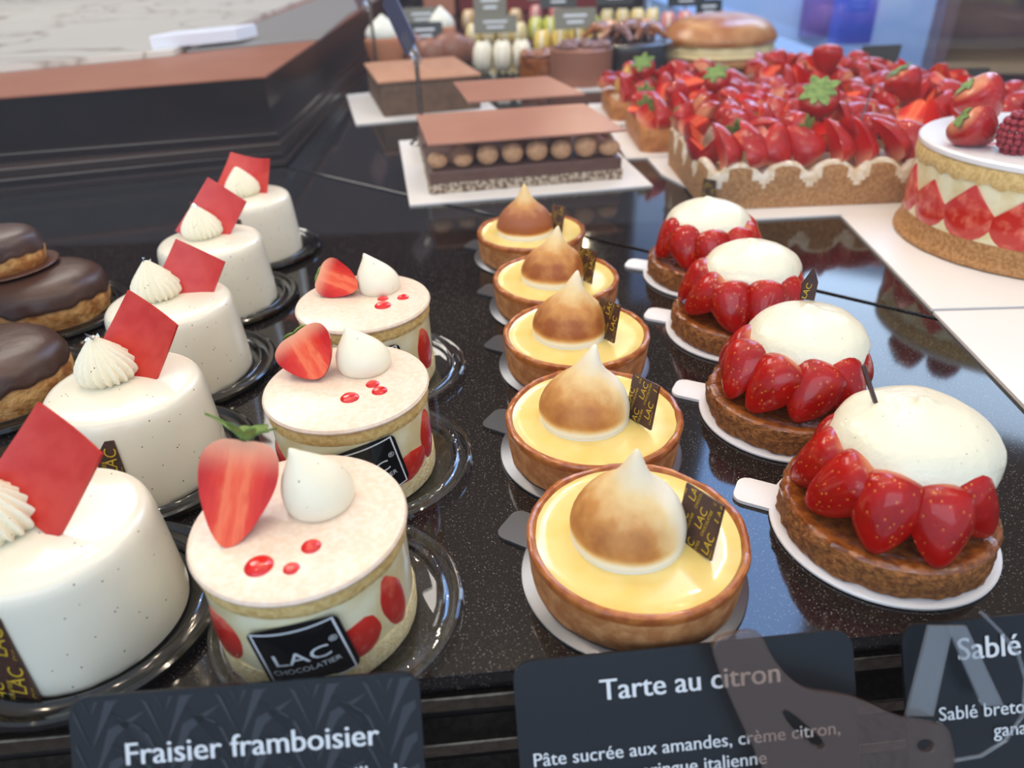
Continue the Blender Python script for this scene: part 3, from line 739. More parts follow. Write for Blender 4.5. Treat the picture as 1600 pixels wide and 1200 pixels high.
# ------------------------------------------------------------------ lemon meringue tarts
TPOS = [(.0430, .1924), (.0363, .2689), (.0361, .3490), (.0303, .4248), (.0184, .5113)]
TLAB = ('lemon meringue tart at the front of its row, meringue white on one flank', 'lemon meringue tart second from front with a white streaked meringue tip', 'lemon meringue tart in the middle of its row, evenly browned meringue', 'lemon meringue tart fourth from front, its bent meringue tip touching the next', 'lemon meringue tart at the far end of its row, darkest toasted meringue')
TT = [(.80, 200), (.80, 215), (1.0, 240), (1.0, 260), (1.35, 240)]
TM = [(-.003, .002, .0210, .0375, (.0018, .001)), (-.004, .002, .0205, .036, (.0045, .002)), (-.003, .003, .0205, .036, (.0040, .002)), (-.001, .003, .0205, .034, (.0030, .001)), (-.004, .002, .0210, .036, (.000, 0))]
TP = [(1094, 814, .0178), (1005, 627, .0170), (950, 500, .0170), (917, 414, .0165), (872, 341, .0150)]
def tart(i):
    x, y = TPOS[i]
    t = thing('lemon_tart', TLAB[i], 'tart', (x, y, .0016), 0, 'lemon meringue tarts')
    def mod(a, r, z):
        if r > .03:
            j = nz(cos(a) * 3 + i * 7, sin(a) * 3, z * 60, 1.4); j2 = nz(cos(a) * 11 + i * 7, sin(a) * 11, z * 200, 1)
            return r + .0004 * j + .00022 * j2, z + (.0006 * j + .0003 * j2 if z > .015 else 0)
        return r, z
    prof = [(0, 0), (.0372, 0), (.0382, .0008), (.0386, .004), (.0391, .010), (.0396, .0155), (.0400, .0178), (.0397, .0190), (.0388, .0196), (.0377, .0194), (.0368, .0182), (.0362, .0165), (.0355, .015), (0, .015)]
    bm = lathe(NB(), prof, 96, mod)
    for f in bm.faces:
        c = f.calc_center_median(); f.material_index = 1 if c.z > .0162 else 0
    obj('crust_shell', bm, [M['tart_crust'], M['tart_rim']], t)
    obj('lemon_curd', lathe(NB(), smooth_prof([(0, .0171), (.022, .0171), (.031, .0172), (.0345, .0176), (.0368, .0183)], 3) + [(.0368, .0155), (0, .0155)], 80, lambda a, r, z: (r + (.0005 * nz(cos(a) * 3 + i, sin(a) * 3, 0, 1.5) if r > .03 else 0), z)), M['lemon_curd'], t)
    mx, my, R, H, lean = TM[i]
    obj('meringue_kiss', kiss_mesh(R, H, lean, i * 3), meringue_mat('toasted_meringue', *[TT[i][0], radians(TT[i][1])]), t, True, (mx, my, .0168))
    px, py, w = TP[i]
    q = at(px, py, .0290)
    plaque(t, w, w * 1.22, .0011, .0045, basis((-.84, -.48, .24), (.14, .2, 1), (q.x - x, q.y - y, .0274)), seed=i * .002, shear=radians(80))
    return t
def tart_board():
    bm = NB(); lathe(bm, [(0, 0), (.0415, 0), (.0420, .0004), (.0420, .0011), (.0416, .0014), (0, .0014)], 80)
    tb = [(p[0], p[1]) for p in rrect(.024, .018, .0045, 5)]
    b2 = NB(); prism(b2, tb, .0001, .0013)
    merge(bm, b2, Matrix.Rotation(radians(148), 4, 'Z') @ Matrix.Translation((.0440, 0, 0)))
    return bm
BL = ('front', 'second', 'third', 'fourth', 'farthest')
tb0 = None
for i in range(5):
    tart(i)
    if tb0 is None:
        tb0 = tag(obj('tart_board', tart_board(), M['board_silver'], None, True, (TPOS[0][0] - .0005, TPOS[0][1] - .0005, .0001)), 'silver round board with tab under the front lemon tart', 'cake board', 'silver boards under the lemon tarts')
    else:
        dup(tb0, (TPOS[i][0] - .001, TPOS[i][1], .0001), 0, 'silver round board with tab under the %s lemon tart' % BL[i])

# ------------------------------------------------------------------ strawberry sables
SPOS = [(.1439, .2104), (.1351, .2928), (.1360, .3803), (.1367, .4620)]
SLAB = ('strawberry shortbread tartlet at the front of its row, thin chocolate stick behind cream', 'strawberry shortbread tartlet second from front, chocolate shard standing behind wide cream', 'strawberry shortbread tartlet third from front, between two others in its row', 'strawberry shortbread tartlet at the far end of its row, pointed cream')
SCR = [((.008, .006), .0300, .0285), ((.006, .006), .0290, .027), ((.005, .006), .0275, .0265), ((.000, .006), .0275, .0255)]
def dollop(R, H, seed):
    prof = smooth_prof([(0, 0), (R * .70, 0), (R * .93, H * .12), (R, H * .30), (R * .97, H * .48), (R * .84, H * .68), (R * .60, H * .84), (R * .34, H * .93), (R * .16, H * .985), (R * .07, H * 1.05), (0, H * 1.07)], 4)
    bm = NB(); lathe(bm, prof, 56, lambda a, r, z: (r * (1 +   .085 * nz(cos(a) * .9 + seed, sin(a) * .9, z * 20, 1.2) + .03 * nz(cos(a) * 3 + seed, sin(a) * 3, z * 60, 1)), z + .002 * nz(cos(a) + seed, sin(a), 3, 1.3) * (1 if z < H * .5 else .3)))
    for v in bm.verts:
        k = max(0, v.co.z / H - .9) * 8; v.co.x -= .0015 * k; v.co.y += .0002 * k
    return bm
def sable(i):
    x, y = SPOS[i]
    t = thing('strawberry_tartlet', SLAB[i], 'tartlet', (x, y, .0020), 0, 'strawberry shortbread tartlets')
    def mod(a, r, z):
        if r > .02:
            j = nz(cos(a) * 4 + i * 5, sin(a) * 4, z * 120, 1.2); j2 = nz(cos(a) * 13 + i * 5, sin(a) * 13, z * 420, 1)
            return r + .0012 * j + .0011 * j2, z + (.0009 * j + .0005 * j2 if z > .006 else 0)
        return r, z
    bm = lathe(NB(), [(0, 0), (.0375, 0), (.0388, .001), (.0390, .003), (.0392, .0055), (.0391, .008), (.0389, .0105), (.0384, .0124), (.0372, .0134), (.0350, .0134), (.032, .0125), (.026, .0112), (0, .0112)], 120, mod)
    for f in bm.faces: f.material_index = 1 if f.calc_center_median().z > .0117 or (Vector(f.calc_center_median()).xy.length < .034 and f.calc_center_median().z > .005) else 0
    obj('shortbread_base', bm, [M['sable'], M['sable_glaze']], t)
    (cx, cy), R, H = SCR[i]
    rr = random.Random(40 + i)
    n = 9
    for k in range(n):
        a = radians(-90 + (k - 4) * 360 / n + (6, -4, 10, -8)[i])
        rad = .0243 + rr.uniform(-.001, .001); c = Vector((rad * cos(a), rad * sin(a), .0235 + rr.uniform(-.001, .0012)))
        out = Vector((cos(a), sin(a), 0)); side = Vector((-sin(a), cos(a), 0))
        tipdir = (out * .75 + Vector((0, 0, -.75)) + side * rr.uniform(-.45, .45)).normalized()     # tip leans outwards and down
        if k % 3 == 0: up = (out * .35 + Vector((0, 0, .9)) + side * rr.uniform(-.2, .2))
        else: up = (out * .75 + Vector((0, 0, .75)) + side * rr.uniform(-.3, .3))
        # local +Z is the stem end, local +Y the rounded skin side
        mw = basis((-tipdir if k % 2 else tipdir * -1) + side * rr.uniform(-.35, .35), up, c)
        berry('half', .0129, .0300, 60 + (k + i) % 4, t, mw, 'strawberry_half')
    obj('whipped_cream', dollop(R, H, i * 4.3), M['sable_cream'], t, True, (cx, cy, .0252))
    z = .0252 + H
    if i == 0:
        obj('chocolate_stick', tube(NB(), [(-.0065, .013, z - .006), (-.0125, .019, z + .009)], [.0010, .0010], 4), M['dark_chocolate'], t, False)
    if i == 1:
        bm = NB(); prism(bm, [(-.0035, -.002), (.0035, -.003), (.0042, .006), (.0012, .013), (-.0035, .0055)], 0, .0011)
        p = obj('chocolate_shard', bm, M['dark_chocolate'], t, False, None, basis((.1, -.9, .2), (.05, .15, 1), (.0085, .021, z - .000)))
        pr = NB(); merge(pr, text_bm('LAC', .0042), Matrix.Translation((0, .0015, .0013)) @ Matrix.Rotation(radians(70), 4, 'Z'))
        clip(pr, [((.0036, 0, 0), (1, 0, 0)), ((-.0034, 0, 0), (-1, 0, 0))])
        obj('gold_lettering', pr, M['gold_print'], p, False)
    return t
def sable_board():
    bm = NB(); lathe(bm, [(0, 0), (.0414, 0), (.0420, .0005), (.0420, .0013), (.0415, .0018), (0, .0018)], 80)
    b2 = NB(); prism(b2, rrect(.026, .0165, .0045, 5), .0001, .0017, .0003)
    merge(bm, b2, Matrix.Rotation(radians(152), 4, 'Z') @ Matrix.Translation((.0435, 0, 0)))
    return bm
sb0 = None
for i in range(4):
    sable(i)
    if sb0 is None:
        sb0 = tag(obj('tartlet_board', sable_board(), M['board_white'], None, True, (*SPOS[0], .0001)), 'white round board with tab under the front strawberry tartlet', 'cake board', 'white boards under the strawberry tartlets')
    else: dup(sb0, (*SPOS[i], .0001), 0, 'white round board with tab under the %s strawberry tartlet' % BL[i].replace('fourth', 'farthest'))

# ------------------------------------------------------------------ religieuses (glazed choux) at the left edge
def choux_mesh(R, H, seed):
    prof = smooth_prof([(0, 0), (R * .82, 0), (R * .95, H * .12), (R, H * .35), (R * .97, H * .6), (R * .85, H * .82), (R * .55, H * .96), (0, H)], 4)
    return lathe(NB(), prof, 72, lambda a, r, z: (r * (1 + .035 * nz(cos(a) * 2 + seed, sin(a) * 2, z * 50, 1.3) + .018 * nz(cos(a) * 7 + seed, sin(a) * 7, z * 160, 1)), z))
def glaze_mesh(R, H, seed, low):
    """chocolate glaze cap lying on the choux, with a wavy lower edge"""
    prof = smooth_prof([(R * 1.0, H * low), (R * .99, H * (low + .1)), (R * .90, H * .86), (R * .60, H * 1.01), (0, H * 1.05)], 4)
    bm = lathe(NB(), prof, 72, lambda a, r, z: (r * (1 + .03 * nz(cos(a) * 2 + seed, sin(a) * 2, z * 50, 1.3)) + .0006, z + (H * .14 * nz(cos(a) * 2.4 + seed, sin(a) * 2.4, 0, 1.5) if z < H * (low + .12) else 0)))
    bmesh.ops.recalc_face_normals(bm, faces=bm.faces)
    return bmesh.ops.solidify(bm, geom=bm.faces, thickness=.0008) and bm
CP = [(-.2810, .3405), (-.3060, .4420)]
CL = ('glazed choux pastry at left edge, front one, mostly cut off by the frame', 'glazed choux pastry at left edge, tall rear one with small choux on a chocolate disc')
for i in range(2):
    t = thing('choux_pastry', CL[i], 'pastry', (*CP[i], .0006), 0, 'chocolate glazed choux pastries')
    R, H = .038, .030
    obj('large_choux', choux_mesh(R, H, 3 + i * 5), M['choux'], t)
    obj('chocolate_glaze', glaze_mesh(R, H, 3 + i * 5, .52), M['choc_glaze'], t)
    if i == 1:
        dz, dx = H + .0018, -.018
        d = obj('chocolate_disc', lathe(NB(), [(0, 0), (.0275, 0), (.0280, .0006), (.0275, .0012), (0, .0012)], 56), M['milk_dark'] if 'milk_dark' in M else pm('milk_dark', (84, 50, 38), .35), t, True)
        d.location = (dx, .006, dz); d.rotation_euler = (0, radians(-3), 0)
        o = obj('small_choux', choux_mesh(.0245, .0235, 17), M['choux'], t, True, (dx - .003, .006, dz + .0008))
        o2 = obj('chocolate_glaze', glaze_mesh(.0245, .0235, 17, .45), M['choc_glaze'], o)
        gl = NB(); box(gl, (-.002, -.002, 0), (.002, .002, .003), .0006); obj('gold_leaf', gl, M['gold_leaf'], o, True, (-.004, -.001, .0245))
    else:
        d = obj('chocolate_disc', lathe(NB(), [(0, 0), (.0275, 0), (.0280, .0006), (.0275, .0012), (0, .0012)], 56), pm('milk_dark', (84, 50, 38), .35), t, True)
        d.location = (-.022, -.004, H + .007); d.rotation_euler = (radians(12), radians(-14), 0)
        o = obj('small_choux', choux_mesh(.0245, .0235, 21), M['choux'], t, True, (-.026, -.004, H + .0085))
        obj('chocolate_glaze', glaze_mesh(.0245, .0235, 21, .45), M['choc_glaze'], o)
    tag(obj('pastry_dish', dish_mesh(.0485), M['black_plastic'], None, True, (CP[i][0] + .003, CP[i][1], .0001)), ('black round dish under the front choux pastry', 'black round dish under the rear choux pastry')[i], 'dish', 'black dishes under the choux pastries')

# ------------------------------------------------------------------ log cakes on white boards
def quad_board(name, px, label, z=.0001, th=.002):
    return tag(obj(name, prism(NB(), [xy(at(*p)) for p in px] if len(px[0]) == 2 and px[0][0] > 2 else px, z, z + th, .0003), M['cake_board'], None, False), label, 'cake board')
A, B = at(672, 308), at(972, 283)
ex = (B - A).normalized(); ey = Vector((-ex.y, ex.x, 0)); LW = (B - A).length
LM = Matrix(((ex.x, ey.x, 0, A.x), (ex.y, ey.y, 0, A.y), (0, 0, 1, 0), (0, 0, 0, 1)))
c = [LM @ Vector(p) for p in ((-.020, -.024, 0), (LW + .022, -.026, 0), (LW + .028, .225, 0), (-.022, .225, 0))]
quad_board('log_board', [xy(q) for q in c], 'white cardboard under the two chocolate log cakes with sheet lids')
def sheet(bm, x0, x1, y0, y1, zf, zb, skew, t=.0018):
    """thin chocolate sheet leaning from its front edge zf to its back edge zb"""
    pts = [(x0, y0), (x1, y0)] + [(x1 + skew, y1), (x0 + skew * .3, y1)]
    v = [bm.verts.new((p[0], p[1], (zf if k < 2 else zb) + dz)) for dz in (0, t) for k, p in enumerate(pts)]
    for q in ((3, 2, 1, 0), (4, 5, 6, 7), (0, 1, 5, 4), (1, 2, 6, 5), (2, 3, 7, 6), (3, 0, 4, 7)): bm.faces.new([v[i] for i in q])
    return bm
def log(label, y0, dep, ntruff, lidz, skew, lidx):
    t = thing('chocolate_log_cake', label, 'cake', (0, 0, 0), 0, 'chocolate logs with sheet lids'); t.matrix_world = LM @ Matrix.Translation((0, y0, .0022))
    jit = lambda bm: [setattr(v, 'co', v.co + Vector((.0008 * nz(*v.co, 300), .0008 * nz(v.co.y, v.co.x, v.co.z, 300), 0))) for v in bm.verts] and bm
    bm = NB(); box(bm, (0, 0, 0), (LW, dep, .0095)); bmesh.ops.subdivide_edges(bm, edges=bm.edges, cuts=12, use_grid_fill=True); jit(bm)
    obj('nut_base', bm, M['nut_layer'], t, False)
    obj('ganache_layer', box(NB(), (.001, .0005, .0095), (LW - .001, dep - .001, .0205), .001), M['ganache'], t)
    if ntruff:
        rr = random.Random(2)
        for k in range(ntruff):
            x = .0105 + (LW - .022) * k / (ntruff - 1); r = (.0095, .0095, .0105, .0105, .0108, .0105, .0112, .0110)[k % 8]; sq = (.85, .72, .95, .95, .95, .92, .98, .72)[k % 8]
            bm = lathe(NB(), smooth_prof([(0, -r), (r * .7, -r * .72), (r, 0), (r * .72, r * .7), (0, r)], 4), 28, lambda a, q, z: (q * (1 + .04 * nz(cos(a) + k, sin(a), z * 80, 1)), z * sq))
            obj('cocoa_truffle', bm, M['cocoa_truffle'], t, True, (x, .0105, .0203 + r * sq))
        for x, y in ((.035, .03), (LW - .022, .028), (LW * .5, .05), (LW * .25, .07), (LW * .75, .07)):
            obj('ganache_drop', peak_mesh(.0135, .022, (0, 0), x), M['tan_mousse'], t, True, (x, y, .0205))
    else:
        for k in range(5): obj('ganache_drop', peak_mesh(.0125, .021, (0, 0), k), M['tan_mousse'], t, True, (.02 + k * (LW - .04) / 4, dep * .5, .0203))
    s = obj('chocolate_sheet', sheet(NB(), lidx[0], lidx[1], -.005, dep - .004, lidz[0], lidz[1], skew), M['milk_sheet'], t, False)
    return t, s
t, s = log('chocolate log with eight round truffles under a milk chocolate sheet lid', 0, .096, 8, (.0452, .0520), -.016, (.002, LW + .000))
lk = NB(); tube(lk, [(0, 0, 0), (0, 0, .0006)], .0012, 6); obj('silver_speck', lk, M['silver_leaf'], s, False, (LW * .55, .03, .0478))
pq = plaque(t, .018, .014, .001, .004, basis((0, -.25, 1), (0, 1, .2), (LW * .86, .093, .0497)), 0, .2)
t, s = log('milk chocolate sheet topped log standing behind the log with round truffles', .115, .085, 0, (.058, .064), -.022, (.052, LW - .010))
# taller tan mousse log at the left, farther back
A3, B3 = at(600, 186), at(752, 172)
ex3 = (B3 - A3).normalized(); M3 = Matrix(((ex3.x, -ex3.y, 0, A3.x), (ex3.y, ex3.x, 0, A3.y), (0, 0, 1, 0), (0, 0, 0, 1)))
L3 = (B3 - A3).length
c = [M3 @ Vector(p) for p in ((-.04, -.025, 0), (L3 + .02, -.025, 0), (L3 + .02, .20, 0), (-.035, .20, 0))]
quad_board('log_board', [xy(q) for q in c], 'white cardboard under the tan mousse log farther back')
t = thing('mousse_log_cake', 'tall log cake with flat tan top beside the sign rod, behind truffle log', 'cake'); t.matrix_world = M3 @ Matrix.Translation((0, 0, .0022))
obj('mousse_block', box(NB(), (0, 0, 0), (L3, .18, .042), .002), M['brown_mousse'], t)
obj('tan_topping', box(NB(), (-.003, -.003, .0421), (L3 + .002, .182, .0455), .0008), M['tan_mousse'], t)

# ------------------------------------------------------------------ large strawberry tarts
def rr_pts(w, d, r, n=6): return [(x + w / 2, y + d / 2) for x, y in rrect(w, d, r, n)]
VAR = (('half', .0130, .031, 90), ('quarter', .0165, .033, 91), ('half', .0145, .032, 92), ('quarter', .0150, .036, 93), ('whole', .0130, .028, 94), ('half', .0120, .029, 95), ('quarter', .0160, .030, 96))
FRONT = (('quarter', .0205, .041, 101), ('half', .0165, .038, 102), ('quarter', .0190, .043, 103))
def fill_berries(t, w, d, z0, seed, nx, ny, front=True, leafy=(), z1=.012):
    rr = random.Random(seed); k = 0
    for j in range(ny):
        for i in range(nx):
            x = w * (i + .5 + rr.uniform(-.25, .25)) / nx; y = d * (j + .5 + rr.uniform(-.2, .2)) / ny
            v = VAR[rr.randrange(len(VAR))]
            if j == 0 and front: v = FRONT[(i * 2 + i // 3) % 3]
            edge = min(x / w, 1 - x / w, (y / d) if not front else .5, 1 - y / d)
            z = z0 + .010 + z1 * min(1, edge * 4) + rr.uniform(0, .010)
            if j == 0 and front:
                tip = Vector((rr.uniform(-.75, .25), .40, 1)); skin = Vector((rr.uniform(-.2, .9), -1, .35)); z = z0 + .017; y = .020; x = w * (i + .5 + rr.uniform(-.1, .1)) / nx
                mw = basis(-tip, skin, (x, y, z))
            else:
                tip = Vector((rr.uniform(-1, 1), rr.uniform(-1, 1), rr.uniform(-.2, .9))); skin = Vector((rr.uniform(-.8, .8), rr.uniform(-1, .5), rr.uniform(-.1, 1))) * (1 if rr.random() < .55 else -1)
                if tip.normalized().cross(skin.normalized()).length < .3: skin = Vector((1, -1, .4)).cross(tip)
                mw = basis(-tip, skin, (x, y, z))
            lf = None
            if v[0] == 'whole' and rr.random() < .6: lf = (tuple((a * 60, 1) for a in range(6)), .013, .2)
            berry(*v, t, mw, calyx=lf); k += 1
def tart_shell(label, x, y, w, d, r, h, domes):
    t = thing('strawberry_tart', label, 'tart', (x, y, .0022))
    pts = rr_pts(w, d, r, 8)
    obj('filling', prism(NB(), rr_pts(w - .008, d - .008, max(r - .004, .004), 8), 0, h * .72), M['custard'], t, False).location = (.004, .004, .0001)
    # wall: outline densely sampled, upper rim scalloped
    P = []
    for p, q in zip(pts, pts[1:] + pts[:1]):
        n = max(1, int(math.dist(p, q) / .003))
        for k in range(n): P.append((p[0] + (q[0] - p[0]) * k / n, p[1] + (q[1] - p[1]) * k / n))
    bm = NB(); n = len(P); s = 0; S_ = [0]
    for a, b in zip(P, P[1:] + P[:1]): s += math.dist(a, b); S_.append(s)
    per = s; nd = max(1, round(per / .038)); rows = []
    cx, cy = w / 2, d / 2
    for i, p in enumerate(P):
        a, b = P[i - 1], P[(i + 1) % n]; nrm = Vector((b[1] - a[1], -(b[0] - a[0]))).normalized()
        ph = (S_[i] / per * nd) % 1
        hh = h - (.011 * (abs(2 * ph - 1)) ** 2.6 if domes else 0)
        j = .0006 * nz(p[0], p[1], 0, 250)
        row = []
        for off, z in ((0, 0), (.0008 + j, h * .3), (.0010 + j, h * .45), (.0010 + j, h * .55), (.0010 + j, h * .62), (.0006 + j, hh - .0035), (-.0006, hh - .0008), (-.0035, hh), (-.0065, hh - .0015), (-.0085, h * .58)):
            row.append(bm.verts.new((p[0] + nrm.x * off, p[1] + nrm.y * off, z)))
        rows.append(row)
    for i in range(n):
        a, b = rows[i], rows[(i + 1) % n]
        for k in range(9):
            e = abs(2 * ((S_[i] / per * nd) % 1) - 1); bm.faces.new((a[k], b[k], b[k + 1], a[k + 1])).material_index = 1 if domes and (k >= 5 or (k == 4 and e > .55) or (k == 3 and e > .72) or (k == 2 and e > .88)) else 0
    obj('crust_wall', bm, [M['sable_wall' if domes else 'golden_crust'], M['icing_sugar']], t)
    return t
def P2(px, py, z=0): return xy(at(px, py, z))
ta = tart_shell('large strawberry tart with scalloped sugar-rimmed shortbread wall, on white board',   .168, .592, .184, .165, .022, .0385, True)
fill_berries(ta, .184, .165, .030, 11, 8, 8)
# whole strawberry with big green leaves near its middle
berry('whole', .0165, .036, 97, ta, basis((-.35, -.55, .75), (0, 1, .2), (.108, .060, .070)), calyx=(tuple((a * 45, (1, .85)[a % 2]) for a in range(8)), .018, .25))
pl = obj('chocolate_stick', tube(NB(), [(.125, .02, .052), (.160, .075, .082)], .0012, 4), M['dark_chocolate'], ta, False)
plaque(ta, .013, .019, .001, .004, basis((-.75, -.6, .1), (.0, .1, 1), (.0035, .0022, .016)), 0, .4)
tb = tart_shell('strawberry tart with plain golden crust, behind and left of the scalloped one', .149, .785, .20, .12, .012, .024, False)
fill_berries(tb, .20, .12, .019, 23, 7, 6, True)
berry('whole', .014, .032, 94, tb, basis((-.35, -.4, .8), (0, 1, .2), (.085, .035, .060)), calyx=(tuple((a * 60, 1) for a in range(6)), .015, .25))
tc = tart_shell('small strawberry tart with physalis, farthest of the strawberry tarts at left', .138, .945, .17, .10, .012, .022, False)
fill_berries(tc, .17, .10, .017, 37, 6, 4, True)
berry('whole', .014, .032, 94, tc, basis((-.3, -.5, .75), (0, 1, .2), (.045, .03, .052)), calyx=(tuple((a * 60, 1) for a in range(6)), .016, .25))
obj('physalis', peak_mesh(.013, .032, (.004, 0), 5), pm('physalis_husk', (216, 170, 88), .6), tc, True, (.022, .040, .028))
td = tart_shell('strawberry tart at right, behind the tall layered cake, crust hidden', .382, .672, .148, .225, .02, .030, False)
fill_berries(td, .148, .225, .026, 51, 6, 9, True)
berry('whole', .017, .036, 97, td, basis((-.5, .2, .8), (0, 1, .2), (.022, .085, .062)), calyx=(tuple((a * 60, 1) for a in range(6)), .014, .3))
te = tart_shell('strawberry tart at the back, in front of the sliced cream-filled brioche', .335, .930, .17, .15, .02, .026, False)
fill_berries(te, .17, .15, .021, 77, 7, 6, True)
berry('whole', .018, .036, 97, te, basis((.1, .3, 1), (0, 1, .2), (.066, .02, .060)))
for q, lab, nm in (([(.2035, .568), (.378, .576), (.378, .765), (.152, .765), (.155, .706)], 'white board under the scalloped strawberry tart', 'cake_board'),
                   ([(.130, .770), (.362, .770), (.362, .912), (.130, .912)], 'white board under the plain crust strawberry tart behind', 'cake_board'),
                   ([(.122, .925), (.318, .925), (.318, 1.06), (.122, 1.06)], 'white board under the farthest small strawberry tart', 'cake_board'),
                   ([(.3795, .66), (.5315, .66), (.5315, .908), (.3795, .908)], 'white board under the strawberry tart at right', 'cake_board'),
                   ([(.324, .918), (.52, .918), (.52, 1.10), (.324, 1.10)], 'white board under the strawberry tart at the back', 'cake_board'),
                   ([(.2755, .5725), (.2600, .395), (.531, .388), (.531, .5745)], 'white board under the tall layered strawberry cake', 'cake_board'),
                   ([(.2592, .3915), (.2500, .2870), (.2455, .235), (.53, .235), (.53, .384)], 'empty white board at right edge in front of the tall layered cake', 'cake_board')):
    quad_board(nm, q, lab)

# ------------------------------------------------------------------ tall layered strawberry cake at the right edge
GC = (.3895, .5055); GR = .0895
t = thing('layered_strawberry_cake', 'tall round layered cake with cut strawberries in its side and white top at right edge', 'cake', (*GC, .0022))
rough = lambda s, am: (lambda a, r, z: (r * (1 + am * nz(cos(a) * 14, sin(a) * 14, z * 260 + s, 1)) if r > .05 else r, z))
obj('biscuit_base', lathe(NB(), [(0, 0), (GR + .0010, 0), (GR + .0030, .0015), (GR + .0026, .0040), (GR + .0005, .0052), (GR - .0003, .0075), (GR - .0006, .0175), (0, .0175)], 160, rough(1, .006)), M['sable_wall'], t)
obj('cream_body', lathe(NB(), [(0, .0174), (GR - .0012, .0174), (GR - .0012, .0352), (GR - .0012, .0558), (0, .0558)], 140), M['fraisier_cream'], t)
obj('sponge_layer', lathe(NB(), [(0, .0555), (GR - .0006, .0555), (GR, .0570), (GR, .0630), (GR - .0012, .0655), (0, .0655)], 180, lambda a, r, z: (r * (1 + .004 * nz(cos(a) * 18, sin(a) * 18, z * 200, 1)), z + (.0035 * nz(cos(a) * 12, sin(a) * 12, 0, 1.3) - .001 if z < .056 and r > .05 else 0))), M['sponge'], t)
obj('white_glaze_top', lathe(NB(), [(0, .0654), (GR - .001, .0654), (GR + .0002, .0664), (GR + .0002, .0690), (GR - .0012, .0704), (0, .0706)], 140), pm('white_icing', (240, 238, 238), .3, coat=.3), t)
for k in range(15):
    az = radians(-196 + k * 21.5); h = (.036, .033, .038)[k % 3]
    pts = []
    for q in range(28):
        a = 2 * pi * q / 28; yv = cos(a); xv = sin(a) * (1 - .8 * max(0, yv) ** .9)
        pts.append((xv * .0190, yv * h / 2))
    def fn(x, y, z, h=h):
        e = min(1, sqrt((x / .0185) ** 2 + (2 * y / h) ** 2)); rr_ = GR - .0016 + (z / .001) * (.0022 * (1 - e ** 4) + .0003); a = -pi / 2 + x / GR
        return (rr_ * cos(a), rr_ * sin(a), .0155 + h / 2 + y)
    o = obj('strawberry_slice', slab(NB(), pts, .001, 6, fn), M['berry_flesh_side'], t); o.rotation_euler.z = az + pi / 2
def rel(px, py, z): p = at(px, py, z); return (p.x - GC[0], p.y - GC[1], z - .0022)
zt = .0728
p = rel(1536, 158, zt + .018); berry('whole', .0165, .034, 97, t, basis((-.55, .1, .6), (0, 1, .2), p), calyx=(((180, 1), (120, .8), (60, .6), (240, .7)), .012, .3))
p = rel(1526, 200, zt + .0115); berry('half', .0155, .031, 92, t, basis((-.85, .05, .55), (-.35, -.80, -.45), p), calyx=(((90, 1), (130, .8), (50, .6), (180, .7)), .012, .3))
p = rel(1592, 208, zt + .0125)
rb = NB()
for j in range(7):
    zz = -.011 + j * .0037; rr_ = .0105 * sqrt(max(.12, 1 - (zz / .0135) ** 2)); n = max(5, round(rr_ * 2 * pi / .0042))
    for k in range(n):
        a = 2 * pi * (k + .5 * (j % 2)) / n
        lathe(rb, [(0, -.0023), (.0017, -.0016), (.0024, 0), (.0017, .0016), (0, .0023)], 8, None, (rr_ * cos(a), rr_ * sin(a), zz))
obj('raspberry', rb, M['raspberry'], t, True, p)
p = rel(1507, 184, zt + .006); berry('quarter', .011, .024, 93, t, basis((.4, .2, .6), (0, -1, .3), (p[0] + .018, p[1] + .03, p[2])))
obj('raspberry_dot', lathe(NB(), smooth_prof([(0, .003), (.003, .0024), (.0046, .001), (.005, 0)], 4) + [(0, 0)], 24), M['raspberry_gel'], t, True, rel(1545, 229, .0706))

# ------------------------------------------------------------------ signs on rods beside the logs
def rod_sign(label, base, top, w, h, nrm, upv, mat, off):
    b = at(*base); t = thing('rod_sign', label, 'sign', (b.x, b.y, .0002), 0, 'price signs on rods')
    obj('base_disc', lathe(NB(), [(0, 0), (.016, 0), (.017, .002), (.012, .006), (0, .007)], 32), M['black_plastic'], t)
    H = top
    obj('rod', tube(NB(), [(0, 0, .005), (0, 0, H)], .0026, 10), M['steel'], t)
    mw = basis(nrm, upv, (off[0], off[1], H + off[2]))
    c = obj('sign_card', prism(NB(), rrect(w, h, .003, 3), -.0008, .0008), M[mat], t, False, None, mw)
    obj('clear_clip', box(NB(), (-.004, -h / 2 - .022, -.004), (.004, -h / 2 + .02, .004), .0015), M['acrylic'], c)
    return t
rod_sign('navy sign card on a thin rod beside the chocolate log with truffles', (663, 226), .108, .024, .080, (-.80, -.60, .25), (-.50, .55, .62), 'navy_card', (-.016, .010, .022))
rod_sign('plum sign card on a thin rod beside the brown worktop corner', (592, 128), .125, .034, .090, (-.80, -.60, .25), (-.50, .55, .62), 'plum_card', (-.022, .012, .026))

# ------------------------------------------------------------------ far pastries
def macaron(mat):
    t = thing('macaron', '', 'macaron')
    R = .026
    shell = smooth_prof([(0, .0125), (R * .6, .0118), (R * .9, .0075), (R * 1.0, .003), (R * .96, .0), (R * .9, .0)], 3) + [(0, 0)]
    for sg in (1, -1):
        bm = lathe(NB(), [(r, sg * (z + .003)) for r, z in shell], 32); bmesh.ops.recalc_face_normals(bm, faces=bm.faces)
        bmesh.ops.rotate(bm, verts=bm.verts, cent=(0, 0, 0), matrix=Matrix.Rotation(pi / 2, 3, 'Y')); obj('shell', bm, M[mat], t)
    bm = lathe(NB(), [(0, -.0032), (R * .88, -.0032), (R * .92, 0), (R * .88, .0032), (0, .0032)], 32)
    bmesh.ops.rotate(bm, verts=bm.verts, cent=(0, 0, 0), matrix=Matrix.Rotation(pi / 2, 3, 'Y')); obj('filling', bm, M['mac_fill'], t)
    return t
